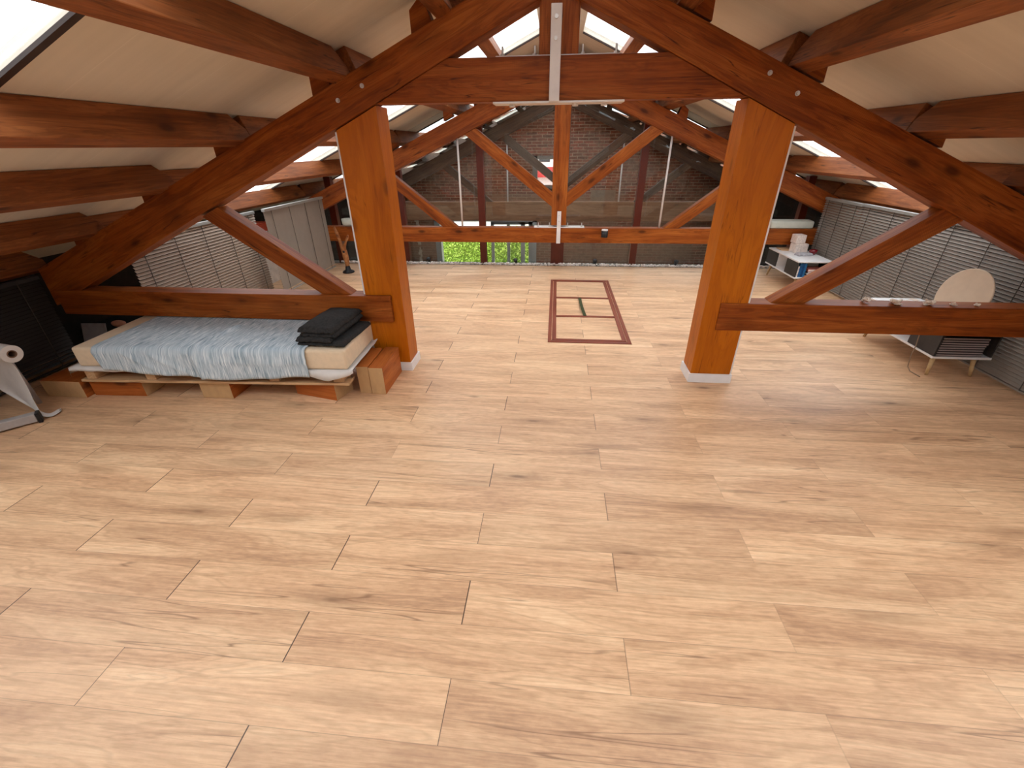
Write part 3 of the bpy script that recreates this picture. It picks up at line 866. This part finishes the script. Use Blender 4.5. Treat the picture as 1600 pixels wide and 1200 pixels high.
for i in range(ux+1):
    xx = 0.22 + 1.60*i/ux
    r = []
    for j in range(vt+1):
        y, z = prof_pt(j/vt, xx)
        z += 0.0035*abs(noise.noise((xx*5, y*5, 2))) if y > 0.03 else 0
        # the seam fold in the middle
        f = math.exp(-((xx-1.0-(y-0.0)*0.18)/0.022)**2)
        f *= (1.0 if y < 0.40 else max(0, 1-(y-0.40)/0.12))
        z += 0.022*f if y > 0.02 else 0
        y -= 0.020*f if y <= 0.02 else 0
        if y <= 0.0:
            for qx, sl in ((0.42, 1.6), (0.62, 1.5)): y -= 0.008*math.exp(-((xx-qx-(0.42-z)*sl)/0.02)**2)
        # horizontal crease on the right half of the front
        if y <= 0.0 and xx > 1.1: y -= 0.006*math.exp(-((z-0.335)/0.012)**2)
        dxx = 0.05*max(0, 0.40-z)/0.2*(1-i/ux)*(1.0 if y < 0.02 else 0)
        r.append(bm.verts.new((xx+dxx, y-0.004, z)))
    rows.append(r)
for i in range(ux):
    for j in range(vt): bm.faces.new((rows[i][j], rows[i][j+1], rows[i+1][j+1], rows[i+1][j]))
o = link('blanket', bm, M['blanket'], None, BM @ T(0.0, -0.004, 0.002), True)
md = o.modifiers.new('thick', 'SOLIDIFY'); md.thickness = 0.004; md.offset = 1
tag(o, 'blue-grey streaked blanket draped over the mattress', 'blanket')

# charcoal folded cloth
def soft_slab(bm, x0, x1, y0, y1, z0, z1, seed, amp=0.008, edge=0.02, dome=0.0):
    nx, ny = 26, 30
    top = []
    for i in range(nx+1):
        r = []
        for j in range(ny+1):
            u, v = i/nx, j/ny
            eu = min(u, 1-u)*(x1-x0); ev = min(v, 1-v)*(y1-y0)
            e = min(1, min(eu, ev)/edge); rr = math.sqrt(max(0, 1-(1-e)**2))
            x = x0+(x1-x0)*u; y = y0+(y1-y0)*v
            w = noise.noise((x*9+seed, y*9, seed)); w2 = noise.noise((x*40+seed, y*14, seed*2))
            z = z0 + (z1-z0)*(0.25+0.75*rr) + amp*w + dome*math.sin(math.pi*v)*math.sin(math.pi*u)
            ruf = 0.006*w2*(1-e)
            r.append((x + ruf + amp*0.5*noise.noise((y*20, seed, 1))*(1-e), y + ruf*2 + amp*0.8*noise.noise((x*30, seed, 5))*(1-e), z))
        top.append(r)
    tv = [[bm.verts.new(p) for p in r] for r in top]
    bv = [[bm.verts.new((p[0], p[1], z0+0.001+0.002*noise.noise((p[0]*20, p[1]*20, 1)))) for p in r] for r in top]
    for i in range(nx):
        for j in range(ny):
            bm.faces.new((tv[i][j], tv[i+1][j], tv[i+1][j+1], tv[i][j+1]))
            bm.faces.new((bv[i][j], bv[i][j+1], bv[i+1][j+1], bv[i+1][j]))
    for i in range(nx):
        bm.faces.new((tv[i][0], bv[i][0], bv[i+1][0], tv[i+1][0])); bm.faces.new((tv[i][ny], tv[i+1][ny], bv[i+1][ny], bv[i][ny]))
    for j in range(ny):
        bm.faces.new((tv[0][j], tv[0][j+1], bv[0][j+1], bv[0][j])); bm.faces.new((tv[nx][j], bv[nx][j], bv[nx][j+1], tv[nx][j+1]))
bm = bmesh.new()
soft_slab(bm, 0.0, 0.36, 0.0, 0.46, 0.0, 0.030, 1, 0.006, 0.02)
soft_slab(bm, 0.00, 0.27, -0.01, 0.46, 0.030, 0.062, 2, 0.006, 0.02)
soft_slab(bm, 0.025, 0.30, 0.01, 0.47, 0.062, 0.094, 3, 0.006, 0.022)
soft_slab(bm, 0.02, 0.29, 0.005, 0.48, 0.094, 0.128, 4, 0.006, 0.026, 0.03)
tag(link('folded_cloth', bm, M['charcoal'], None, T(-1.83, 2.735, 0.4485) @ RZ(R(-3)), True), 'folded charcoal cloth lying at the right end of the mattress', 'cloth')

# ------------------------------------------------------------------ paper roll stand at the left edge
E_ = empty('paper_stand', (-3.75, 2.25, 0), 0, 'low grey metal stand with white paper roll at the left edge', 'stand')
rollM = frame((-3.66, 2.36, 0.487), (-0.96, 0.18, -0.0), (-0.18, -0.96, 0))
# hollow roll
bm = bmesh.new()
seg = 28
ri, ro, Lr = 0.027, 0.060, 0.55
R1 = [[bm.verts.new((x, r*math.cos(2*math.pi*k/seg), r*math.sin(2*math.pi*k/seg))) for k in range(seg)] for x, r in ((0, ri), (0, ro), (Lr, ro), (Lr, ri))]
for q in range(4):
    a, b = R1[q], R1[(q+1) % 4]
    for k in range(seg): bm.faces.new((a[k], a[(k+1) % seg], b[(k+1) % seg], b[k]))
roll = link('paper_roll', bm, M['paper'], E_, rollM, False)
bm = bmesh.new()
R1 = [[bm.verts.new((x, r*math.cos(2*math.pi*k/seg), r*math.sin(2*math.pi*k/seg))) for k in range(seg)] for x, r in ((-0.002, ri-0.006), (-0.002, ri), (Lr, ri), (Lr, ri-0.006))]
for q in range(4):
    a, b = R1[q], R1[(q+1) % 4]
    for k in range(seg): bm.faces.new((a[k], a[(k+1) % seg], b[(k+1) % seg], b[k]))
link('core', bm, M['cardcore'], roll, rollM)
# paper drawn off the roll, down to the foot and curling on the floor
ctr_r = [(-3.675, 2.345, 0.432), (-3.675, 2.36, 0.39), (-3.663, 2.35, 0.31), (-3.649, 2.34, 0.239), (-3.655, 2.33, 0.155), (-3.660, 2.325, 0.075), (-3.645, 2.315, 0.03), (-3.60, 2.305, 0.012), (-3.575, 2.335, 0.010), (-3.600, 2.41, 0.014)]
ctr_l = [(-4.20, 2.45, 0.432), (-4.20, 2.46, 0.39), (-4.18, 2.45, 0.32), (-4.15, 2.44, 0.26), (-4.10, 2.43, 0.22), (-3.93, 2.38, 0.15), (-3.73, 2.34, 0.055), (-3.665, 2.325, 0.025), (-3.625, 2.35, 0.012), (-3.635, 2.41, 0.016)]
bm = bmesh.new(); rows = []
for a, b in zip(ctr_r, ctr_l):
    a, b = Vector(a), Vector(b)
    rows.append([bm.verts.new(a.lerp(b, j/14) + Vector((0, -0.012*math.sin(j/14*math.pi*2+a.z*6), 0))) for j in range(15)])
for i in range(len(rows)-1):
    for j in range(14): bm.faces.new((rows[i][j], rows[i][j+1], rows[i+1][j+1], rows[i+1][j]))
o = link('paper_drop', bm, M['paper'], E_, None, True)
o.modifiers.new('sub', 'SUBSURF').render_levels = 2
o.modifiers.new('thick', 'SOLIDIFY').thickness = 0.0015
# base bar with black foot, riser
d_ = Vector((-3.92, 1.97, 0.06)) - Vector((-3.632, 2.268, 0.06))
barM = frame((-3.632, 2.268, 0.012), d_, Vector((0, 0, 1)).cross(d_))
link('base_bar', bm_box(0, d_.length, -0.03, 0.03, 0.0, 0.06, 0.006), M['grey_metal'], E_, barM)
link('foot', bm_box(-0.022, 0.0, -0.034, 0.034, -0.012, 0.062, 0.004), M['black'], E_, barM)
link('riser', bm_tube([(-3.90, 2.50, 0.0), (-3.90, 2.47, 0.49)], 0.016, 12), M['grey_metal'], E_, None, True)
link('riser', bm_tube([(-4.13, 2.55, 0.0), (-4.13, 2.52, 0.49)], 0.016, 12), M['grey_metal'], E_, None, True)

# dark storage corner behind the truss foot on the left
tag(link('notebook', bm_box(-0.115, 0.115, 0, 0.012, 0, 0.285, 0.002), M['graypaper'], None, T(-4.29, 3.372, 0.004) @ RZ(R(4)) @ Matrix.Rotation(R(-18), 4, 'X')), 'grey sheet leaning in the dark corner behind the left end of the mattress', 'sheet')
tag(link('storage_bag', bm_box(0, 0.5, 0, 0.45, 0, 0.20, 0.03, 3), M['darkclutter'], None, T(-4.52, 3.48, 0), True), 'black bag in the dark corner behind the left truss foot', 'bag')
bm = bmesh.new(); bmesh.ops.create_icosphere(bm, subdivisions=3, radius=0.042)
for v in bm.verts: v.co += v.co.normalized()*0.012*noise.noise(v.co*22); v.co.x *= 1.6; v.co.z *= 0.7
tag(link('stone', bm, plain('pinkish stone', lin(190, 130, 104), 0.8), None, T(-4.17, 3.58, 0.232), True), 'small pinkish stone on the black bag in the dark left corner', 'stone')
# boxes seen through the slit between the left blinds
tag(link('storage_box', bm_box(0, 0.3, 0, 0.5, 0, 0.42, 0.004), M['boxwhite'], None, T(-4.3, 5.62, 0.0)), 'white storage box behind the slit of the left blinds, lowest of the stack', 'box', 'boxes behind the left blinds')
tag(link('storage_box', bm_box(0, 0.3, 0, 0.48, 0, 0.27, 0.004), M['boxwhite'], None, T(-4.3, 5.63, 0.421)), 'white storage box behind the slit of the left blinds, middle of the stack', 'box', 'boxes behind the left blinds')
tag(link('storage_box', bm_box(0, 0.29, 0, 0.46, 0, 0.11, 0.004), M['boxred'], None, T(-4.295, 5.64, 0.692)), 'red storage box topping the stack behind the left blinds', 'box', 'boxes behind the left blinds')

# ------------------------------------------------------------------ wooden sculpture
t = empty('wood_sculpture', (-3.165, 6.47, 0), 0, 'forked driftwood sculpture on a dark round foot by the left blind', 'sculpture')
link('base', bm_lathe([(0, 0), (0.085, 0), (0.09, 0.012), (0.075, 0.028), (0.042, 0.042), (0.032, 0.10), (0, 0.10)], 24), M['black'], t, T(-3.165, 6.47, 0), True)
bm = bmesh.new()
add_tube(bm, [(-3.165, 6.47, 0.08), (-3.164, 6.47, 0.16), (-3.168, 6.47, 0.24), (-3.176, 6.47, 0.33), (-3.203, 6.47, 0.41), (-3.214, 6.47, 0.49), (-3.234, 6.47, 0.585), (-3.250, 6.47, 0.66), (-3.262, 6.47, 0.69)], [0.028, 0.040, 0.044, 0.040, 0.028, 0.023, 0.022, 0.020, 0.010], 10)
add_tube(bm, [(-3.172, 6.47, 0.31), (-3.160, 6.47, 0.39), (-3.118, 6.47, 0.46), (-3.075, 6.47, 0.53), (-3.062, 6.47, 0.56)], [0.032, 0.024, 0.020, 0.017, 0.008], 10)
for v in bm.verts: v.co += Vector((noise.noise(v.co*16), noise.noise(v.co*16+Vector((5, 0, 0))), 0))*0.010
link('branch', bm, M['drift'], t, None, True)
bm = bmesh.new(); bmesh.ops.create_icosphere(bm, subdivisions=2, radius=0.018, matrix=T(-3.165, 6.432, 0.32))
link('hollow', bm, M['black'], t, None, True)  # solid black ball, its colour stands for the shade inside a hole
# items on the rear tie beam
tag(link('glass_dish', bm_lathe([(0, 0), (0.07, 0), (0.085, 0.03), (0.09, 0.10), (0.083, 0.10), (0.078, 0.032), (0, 0.012)], 24), M['palegreen'], None, T(-3.12, yB+0.10, 0.661), True), 'pale green glass dish on the tie beam left of the left column', 'dish')
bm = bm_box(0, 0.56, 0, 0.16, 0, 0.10, 0.028, 3)
for v in bm.verts:
    if v.co.z > 0.05: v.co.z += 0.035*math.sin(v.co.x*5.0+0.2)*(v.co.y/0.16)
tag(link('foam_slab', bm, M['palegreen'], None, T(2.96, yB+0.004, 0.661), True), 'pale grey-green padded slab on the tie beam right of the right column', 'slab')

# ------------------------------------------------------------------ white benches with wooden legs
def bench(x0, x1, y0, y1, lab):
    t = empty('tv_bench', ((x0+x1)/2, (y0+y1)/2, 0), 0, lab, 'bench', 'white benches on tapered legs')
    zt, zb_ = 0.385, 0.165
    bm = bm_box(x0, x1, y0, y1, zt-0.018, zt, 0.004); link('top', bm, M['white'], t)
    link('bottom_shelf', bm_box(x0, x1, y0, y1, zb_, zb_+0.018, 0.004), M['white'], t)
    link('back_panel', bm_box(x1-0.012, x1-0.001, y0+0.01, y1-0.01, zb_+0.0185, zt-0.0185), M['darkgrey'], t)
    d1 = y0+0.30; d2 = y1-0.30
    for a, b in ((y0+0.004, d1), (d2, y1-0.004)):
        link('door', bm_box(x0+0.004, x0+0.020, a, b, zb_+0.019, zt-0.019, 0.002), M['darkgrey'], t)
    for y in (d1, d2-0.016):
        link('divider', bm_box(x0+0.021, x1-0.013, y, y+0.016, zb_+0.0185, zt-0.0185), M['white'], t)
    link('side_panel', bm_box(x0+0.021, x1-0.013, y1-0.020, y1-0.006, zb_+0.0185, zt-0.0185), M['darkgrey'], t)
    for sx, x in ((-1, x0+0.06), (1, x1-0.06)):
        for sy, y in ((-1, y0+0.06), (1, y1-0.06)):
            link('leg', bm_tube([(x+sx*0.008, y+sy*0.02, 0.0), (x-sx*0.01, y-sy*0.01, zb_-0.0005)], [0.011, 0.018], 14), M['leg'], t, None, True)
    return t
bench(3.08, 3.51, 5.84, 6.72, 'white bench on wooden legs far on the right, holding upright and stacked books')
bench(3.06, 3.50, 3.45, 4.36, 'white bench on wooden legs behind the right tie beam, holding magazines')
def book(name, x, y, z, w, d, h, mat, lab, group, cat='book', rz=0.0, pages=True):
    """lying book: w along X, d along Y, h thickness"""
    t = empty(name, (x, y, z), rz, lab, cat, group)
    bm = bmesh.new()
    add_box(bm, 0, w, 0, d, 0, 0.003); add_box(bm, 0, w, 0, d, h-0.003, h); add_box(bm, 0, 0.004, 0, d, 0.003, h-0.003)
    link('cover', bm, mat, t, None, False, True)
    bm = bmesh.new(); add_box(bm, 0.004, w-0.003, 0.003, d-0.003, 0.003, h-0.003)
    link('pages', bm, M['boxwhite'], t, None, False, True)
    return t
z = 0.1835
MAGL = ['lowest', 'second from the bottom', 'third from the bottom', 'fourth from the bottom', 'fifth from the bottom', 'third from the top', 'second from the top', 'topmost']
magc = plain('dark magazine cover', lin(44, 36, 38), 0.4); magp = plain('greyish page block', lin(168, 156, 152), 0.8)
for i in range(8):
    t = empty('magazine', (3.09, 3.462, z), R(rnd.uniform(-1.2, 1.2)), '%s of the magazines stacked in the near white bench' % MAGL[i], 'magazine', 'magazines stacked in the near bench')
    h = 0.0200
    bm = bmesh.new(); add_box(bm, 0, 0.34, 0, 0.22, 0, 0.0045); add_box(bm, 0, 0.34, 0, 0.22, h-0.0045, h-0.0003); link('cover', bm, magc, t, None, False, True)
    bm = bmesh.new(); add_box(bm, 0.002, 0.338, 0.003, 0.218, 0.0046, h-0.0046); link('pages', bm, magp, t, None, False, True)
    z += h
zb1 = 0.1835
cx = 3.104
for i, (w, h, c, lab) in enumerate(((0.022, 0.135, lin(226, 220, 212), 'white upright book at the front corner of the far white bench'),
                                  (0.03, 0.175, lin(28, 88, 138), 'blue upright book in the far bench next to the white one'),
                                  (0.028, 0.178, lin(20, 70, 120), 'dark blue upright book in the far bench, middle of the row'),
                                  (0.026, 0.172, lin(40, 104, 150), 'lighter blue upright book in the far bench, last of the row'))):
    t = empty('book', (cx, 5.86, zb1), 0, lab, 'book', 'upright books in the far bench')
    mt = plain('cover '+lab[:12], c, 0.45, 0.4, 0, 0.3, 40)
    bm = bmesh.new(); add_box(bm, 0, 0.003, 0, 0.13, 0, h); add_box(bm, w-0.004, w-0.001, 0, 0.13, 0, h); add_box(bm, 0.003, w-0.004, 0, 0.003, 0, h)
    link('cover', bm, mt, t, None, False, True)
    bm = bmesh.new(); add_box(bm, 0.003, w-0.004, 0.003, 0.127, 0.003, h-0.003); link('pages', bm, M['boxwhite'], t, None, False, True)
    cx += w
z = zb1
for (h, w, c, lab) in ((0.016, 0.235, lin(196, 168, 140), 'tan book lying lowest in the far bench stack'),
                       (0.018, 0.225, lin(44, 62, 100), 'navy book lying second in the far bench stack'),
                       (0.017, 0.22, lin(214, 210, 206), 'white book lying third in the far bench stack'),
                       (0.020, 0.20, lin(70, 40, 56), 'dark purple book lying below the pink one in the far bench stack'),
                       (0.030, 0.20, lin(206, 120, 110), 'pink-red book lying on top of the far bench stack')):
    book('book', 3.235, 5.86, z, w, 0.16, h-0.0005, plain('cover '+lab[:14], c, 0.5, 0.3, 0, 0.15), lab, 'lying books in the far bench')
    z += h
# things on the far bench
zt = 0.386
tag(link('tray', bm_box(-0.07, 0.13, -0.10, 0.08, 0, 0.016, 0.004), M['rawblock'], None, T(3.22, 6.58, zt)), 'flat pinkish wooden tray at the far end of the far bench', 'tray')
tag(link('stone_cube', bm_box(-0.085, 0.085, -0.07, 0.07, 0, 0.115, 0.01), M['stone'], None, T(3.33, 6.42, zt) @ RZ(R(8))), 'lower mottled white stone cube on the far bench', 'cube', 'stone cubes on the far bench')
tag(link('stone_cube', bm_box(-0.065, 0.065, -0.065, 0.065, 0, 0.11, 0.01), M['stone'], None, T(3.305, 6.44, zt+0.116) @ RZ(R(4))), 'upper mottled white stone cube on the far bench', 'cube', 'stone cubes on the far bench')
tag(link('red_bowl', bm_lathe([(0, 0), (0.03, 0), (0.046, 0.03), (0.048, 0.062), (0.043, 0.062), (0.040, 0.03), (0, 0.012)], 20), M['redglass'], None, T(3.445, 6.26, zt), True), 'small dark red glass bowl on the far bench', 'bowl')
bm = bmesh.new()
soft_slab(bm, 0, 0.20, 0, 0.10, 0, 0.035, 9, 0.012, 0.03)
tag(link('wrap', bm, M['greycloth'], None, T(3.22, 6.14, zt) @ RZ(R(10)), True), 'silver grey crumpled wrap on the far bench before the stone cubes', 'wrap')
# round board leaning over the near bench
bm = bmesh.new()
seg = 56
prof = [(0.0, -0.006), (0.213, -0.006), (0.219, -0.003), (0.219, 0.003), (0.213, 0.006), (0.0, 0.006)]
bm = bm_lathe(prof, seg)
tag(link('round_board', bm, M['discwhite'], None, T(3.28, 3.705, 0.606) @ RZ(R(4)) @ Matrix.Rotation(R(-78), 4, 'Y')), 'round off-white board leaning on the near white bench', 'board')
tag(link('cable', bm_tube([(3.048, 3.62, 0.387), (3.035, 3.63, 0.30), (3.04, 3.62, 0.20), (3.02, 3.60, 0.12), (3.02, 3.58, 0.03), (3.02, 3.54, 0.006), (3.03, 3.44, 0.005)], 0.004, 8), M['tan'], None, None, True), 'thin beige cable hanging down the near bench front', 'cable')
# paper flowers standing on the right tie beam
def flower(bm, seed, r):
    q = random.Random(seed)
    for i in range(9):
        a = q.uniform(0, 6.28); e = q.uniform(0.05, 1.0)
        d = Vector((math.cos(a)*math.cos(e), math.sin(a)*math.cos(e), math.sin(e)))
        c = d*r*0.5 + Vector((0, 0, r*0.35))
        s = r*q.uniform(0.32, 0.5)
        res = bmesh.ops.create_icosphere(bm, subdivisions=2, radius=s, matrix=T(*c) @ d.to_track_quat('Z', 'Y').to_matrix().to_4x4() @ Matrix.Scale(0.35, 4, (0, 1, 0)))
        for v in res['verts']: v.co += Vector((noise.noise(v.co*50+Vector((seed, 0, 0))), noise.noise(v.co*50), noise.noise(v.co*50+Vector((0, 0, seed)))))*s*0.4
    lo = min(v.co.z for v in bm.verts)
    for v in bm.verts: v.co.z -= lo
for i, (x, y, r, lab) in enumerate(((2.29, 3.30, 0.040, 'cream paper flower on the right tie beam, nearest the column'),
                               (2.47, 3.275, 0.052, 'cream paper flower on the right tie beam, largest and second from the column'),
                               (2.70, 3.275, 0.046, 'cream paper flower on the right tie beam, before the round board'),
                               (2.86, 3.27, 0.026, 'small cream paper flower on the tie beam under the round board'),
                               (3.02, 3.265, 0.026, 'small cream paper flower on the right tie beam, farthest from the column'))):
    bm = bmesh.new(); flower(bm, i+3, r)
    tag(link('paper_flower', bm, M['shell'], None, T(x, y, 0.6645)), lab, 'paper flower', 'paper flowers on the right tie beam')
bm = bmesh.new()
for q in range(14):
    rr = random.Random(q)
    add_box(bm, 0, rr.uniform(0.05, 0.10), 0, rr.uniform(0.04, 0.08), 0, 0.002, T(rr.uniform(3.16, 3.40), rr.uniform(3.95, 4.2), 0.387+q*0.0022) @ RZ(rr.uniform(0, 3)))
tag(link('paper_scraps', bm, M['shell']), 'loose heap of cut paper scraps on the near white bench', 'paper', None, 'stuff')
# pale cloth bundle in the dark corner at the right edge
bm = bmesh.new(); soft_slab(bm, 0, 0.7, 0, 0.8, 0, 0.30, 21, 0.05, 0.25, 0.10)
tag(link('cloth_bundle', bm, M['tan'], None, T(3.72, 2.95, 0.0), True), 'pale beige cloth bundle at the right edge beyond the blind', 'cloth')

# ------------------------------------------------------------------ outside
bm = bmesh.new(); add_box(bm, -25, 25, YF+0.35, 60, LOW-0.3, LOW-0.1)
tag(link('ground', bm, M['lawn']), 'garden ground outside', None, None, 'structure')
bm = bmesh.new(); add_box(bm, -8, 2, 18.2, 19.2, LOW-0.1, -1.36)
hr = random.Random(3)
idx = len(bm.faces)
for i in range(9000):
    p = Vector((hr.uniform(-7.0, 1.0), 18.2-abs(hr.gauss(0, 0.06)), hr.uniform(LOW, -1.29)))
    if hr.random() < 0.15: p = Vector((p.x, hr.uniform(18.15, 19.2), -1.36+hr.uniform(0, 0.08)))
    Mx = T(*p) @ Matrix.Rotation(hr.uniform(0, 6.28), 4, 'Z') @ Matrix.Rotation(hr.uniform(-1.2, 1.2), 4, 'X') @ Matrix.Rotation(hr.uniform(-1, 1), 4, 'Y')
    l = hr.uniform(0.03, 0.06)
    v = [bm.verts.new(Mx @ Vector(c)) for c in ((-l, 0, 0), (0, -l*0.5, 0.01), (l, 0, 0), (0, l*0.5, 0.01))]
    f = bm.faces.new(v); f.material_index = 1
tag(link('hedge', bm, [M['hedgecore'], M['leaf']]), 'bright green garden hedge outside the glass door', 'hedge', None, 'stuff')
t = empty('house', (0, 27, LOW), 0, 'white neighbouring house with red roof outside the small gable window', 'house')
link('wall', bm_box(-6, 8, 27, 33, LOW-0.1, 2.0), M['housewhite'], t)
link('roof', bm_prism([(-6.4, 0), (8.4, 0), (8.4, 0.5), (-6.4, 0.5)], -0.5, 6.4, 0), M['roofred'], t, T(0, 27, 0.15))
link('roof', bm_prism([(-0.4, 0), (7, 0), (7, 0.35), (-0.4, 0.35)], -0.9, 0, 0), M['roofred'], t, T(-1.2, 27, -0.9))
bm = bmesh.new()
for x in (-1.0, 0.3, 1.6): add_box(bm, x, x+0.6, 26.96, 27.05, 0.9, 1.6)
link('windows', bm, M['darkgrey'], t)

# ------------------------------------------------------------------ sky, camera, view
w = bpy.data.worlds.new('World'); S.world = w; w.use_nodes = True
nt = w.node_tree; nt.nodes.clear()
o_ = nt.nodes.new('ShaderNodeOutputWorld'); b_ = nt.nodes.new('ShaderNodeBackground')
b_.inputs[0].default_value = (0.93, 0.96, 1.0, 1); b_.inputs[1].default_value = 3.0
nt.links.new(b_.outputs[0], o_.inputs[0])

cd = bpy.data.cameras.new('Camera'); cam = bpy.data.objects.new('Camera', cd); COL.objects.link(cam)
cd.sensor_width = 36.0; cd.lens = 15.2178; cd.clip_start = 0.02; cd.clip_end = 200
rt = (0.99568062671733, 0.09233834774798494, -0.0096808633373893)
up = (-0.036079398861823236, 0.4808877203036581, 0.8760395410247874)
fw = (-0.08554745208102034, 0.871906319507046, -0.48214209881125564)
Mx = Matrix.Identity(4)
for i in range(3):
    Mx[i][0] = rt[i]; Mx[i][1] = up[i]; Mx[i][2] = -fw[i]
Mx[2][3] = 1.7
cam.matrix_world = Mx
S.camera = cam
S.view_settings.view_transform = 'Standard'
S.view_settings.look = 'None'
S.view_settings.exposure = 0.38
S.view_settings.gamma = 1.0
S.view_settings.use_curve_mapping = False
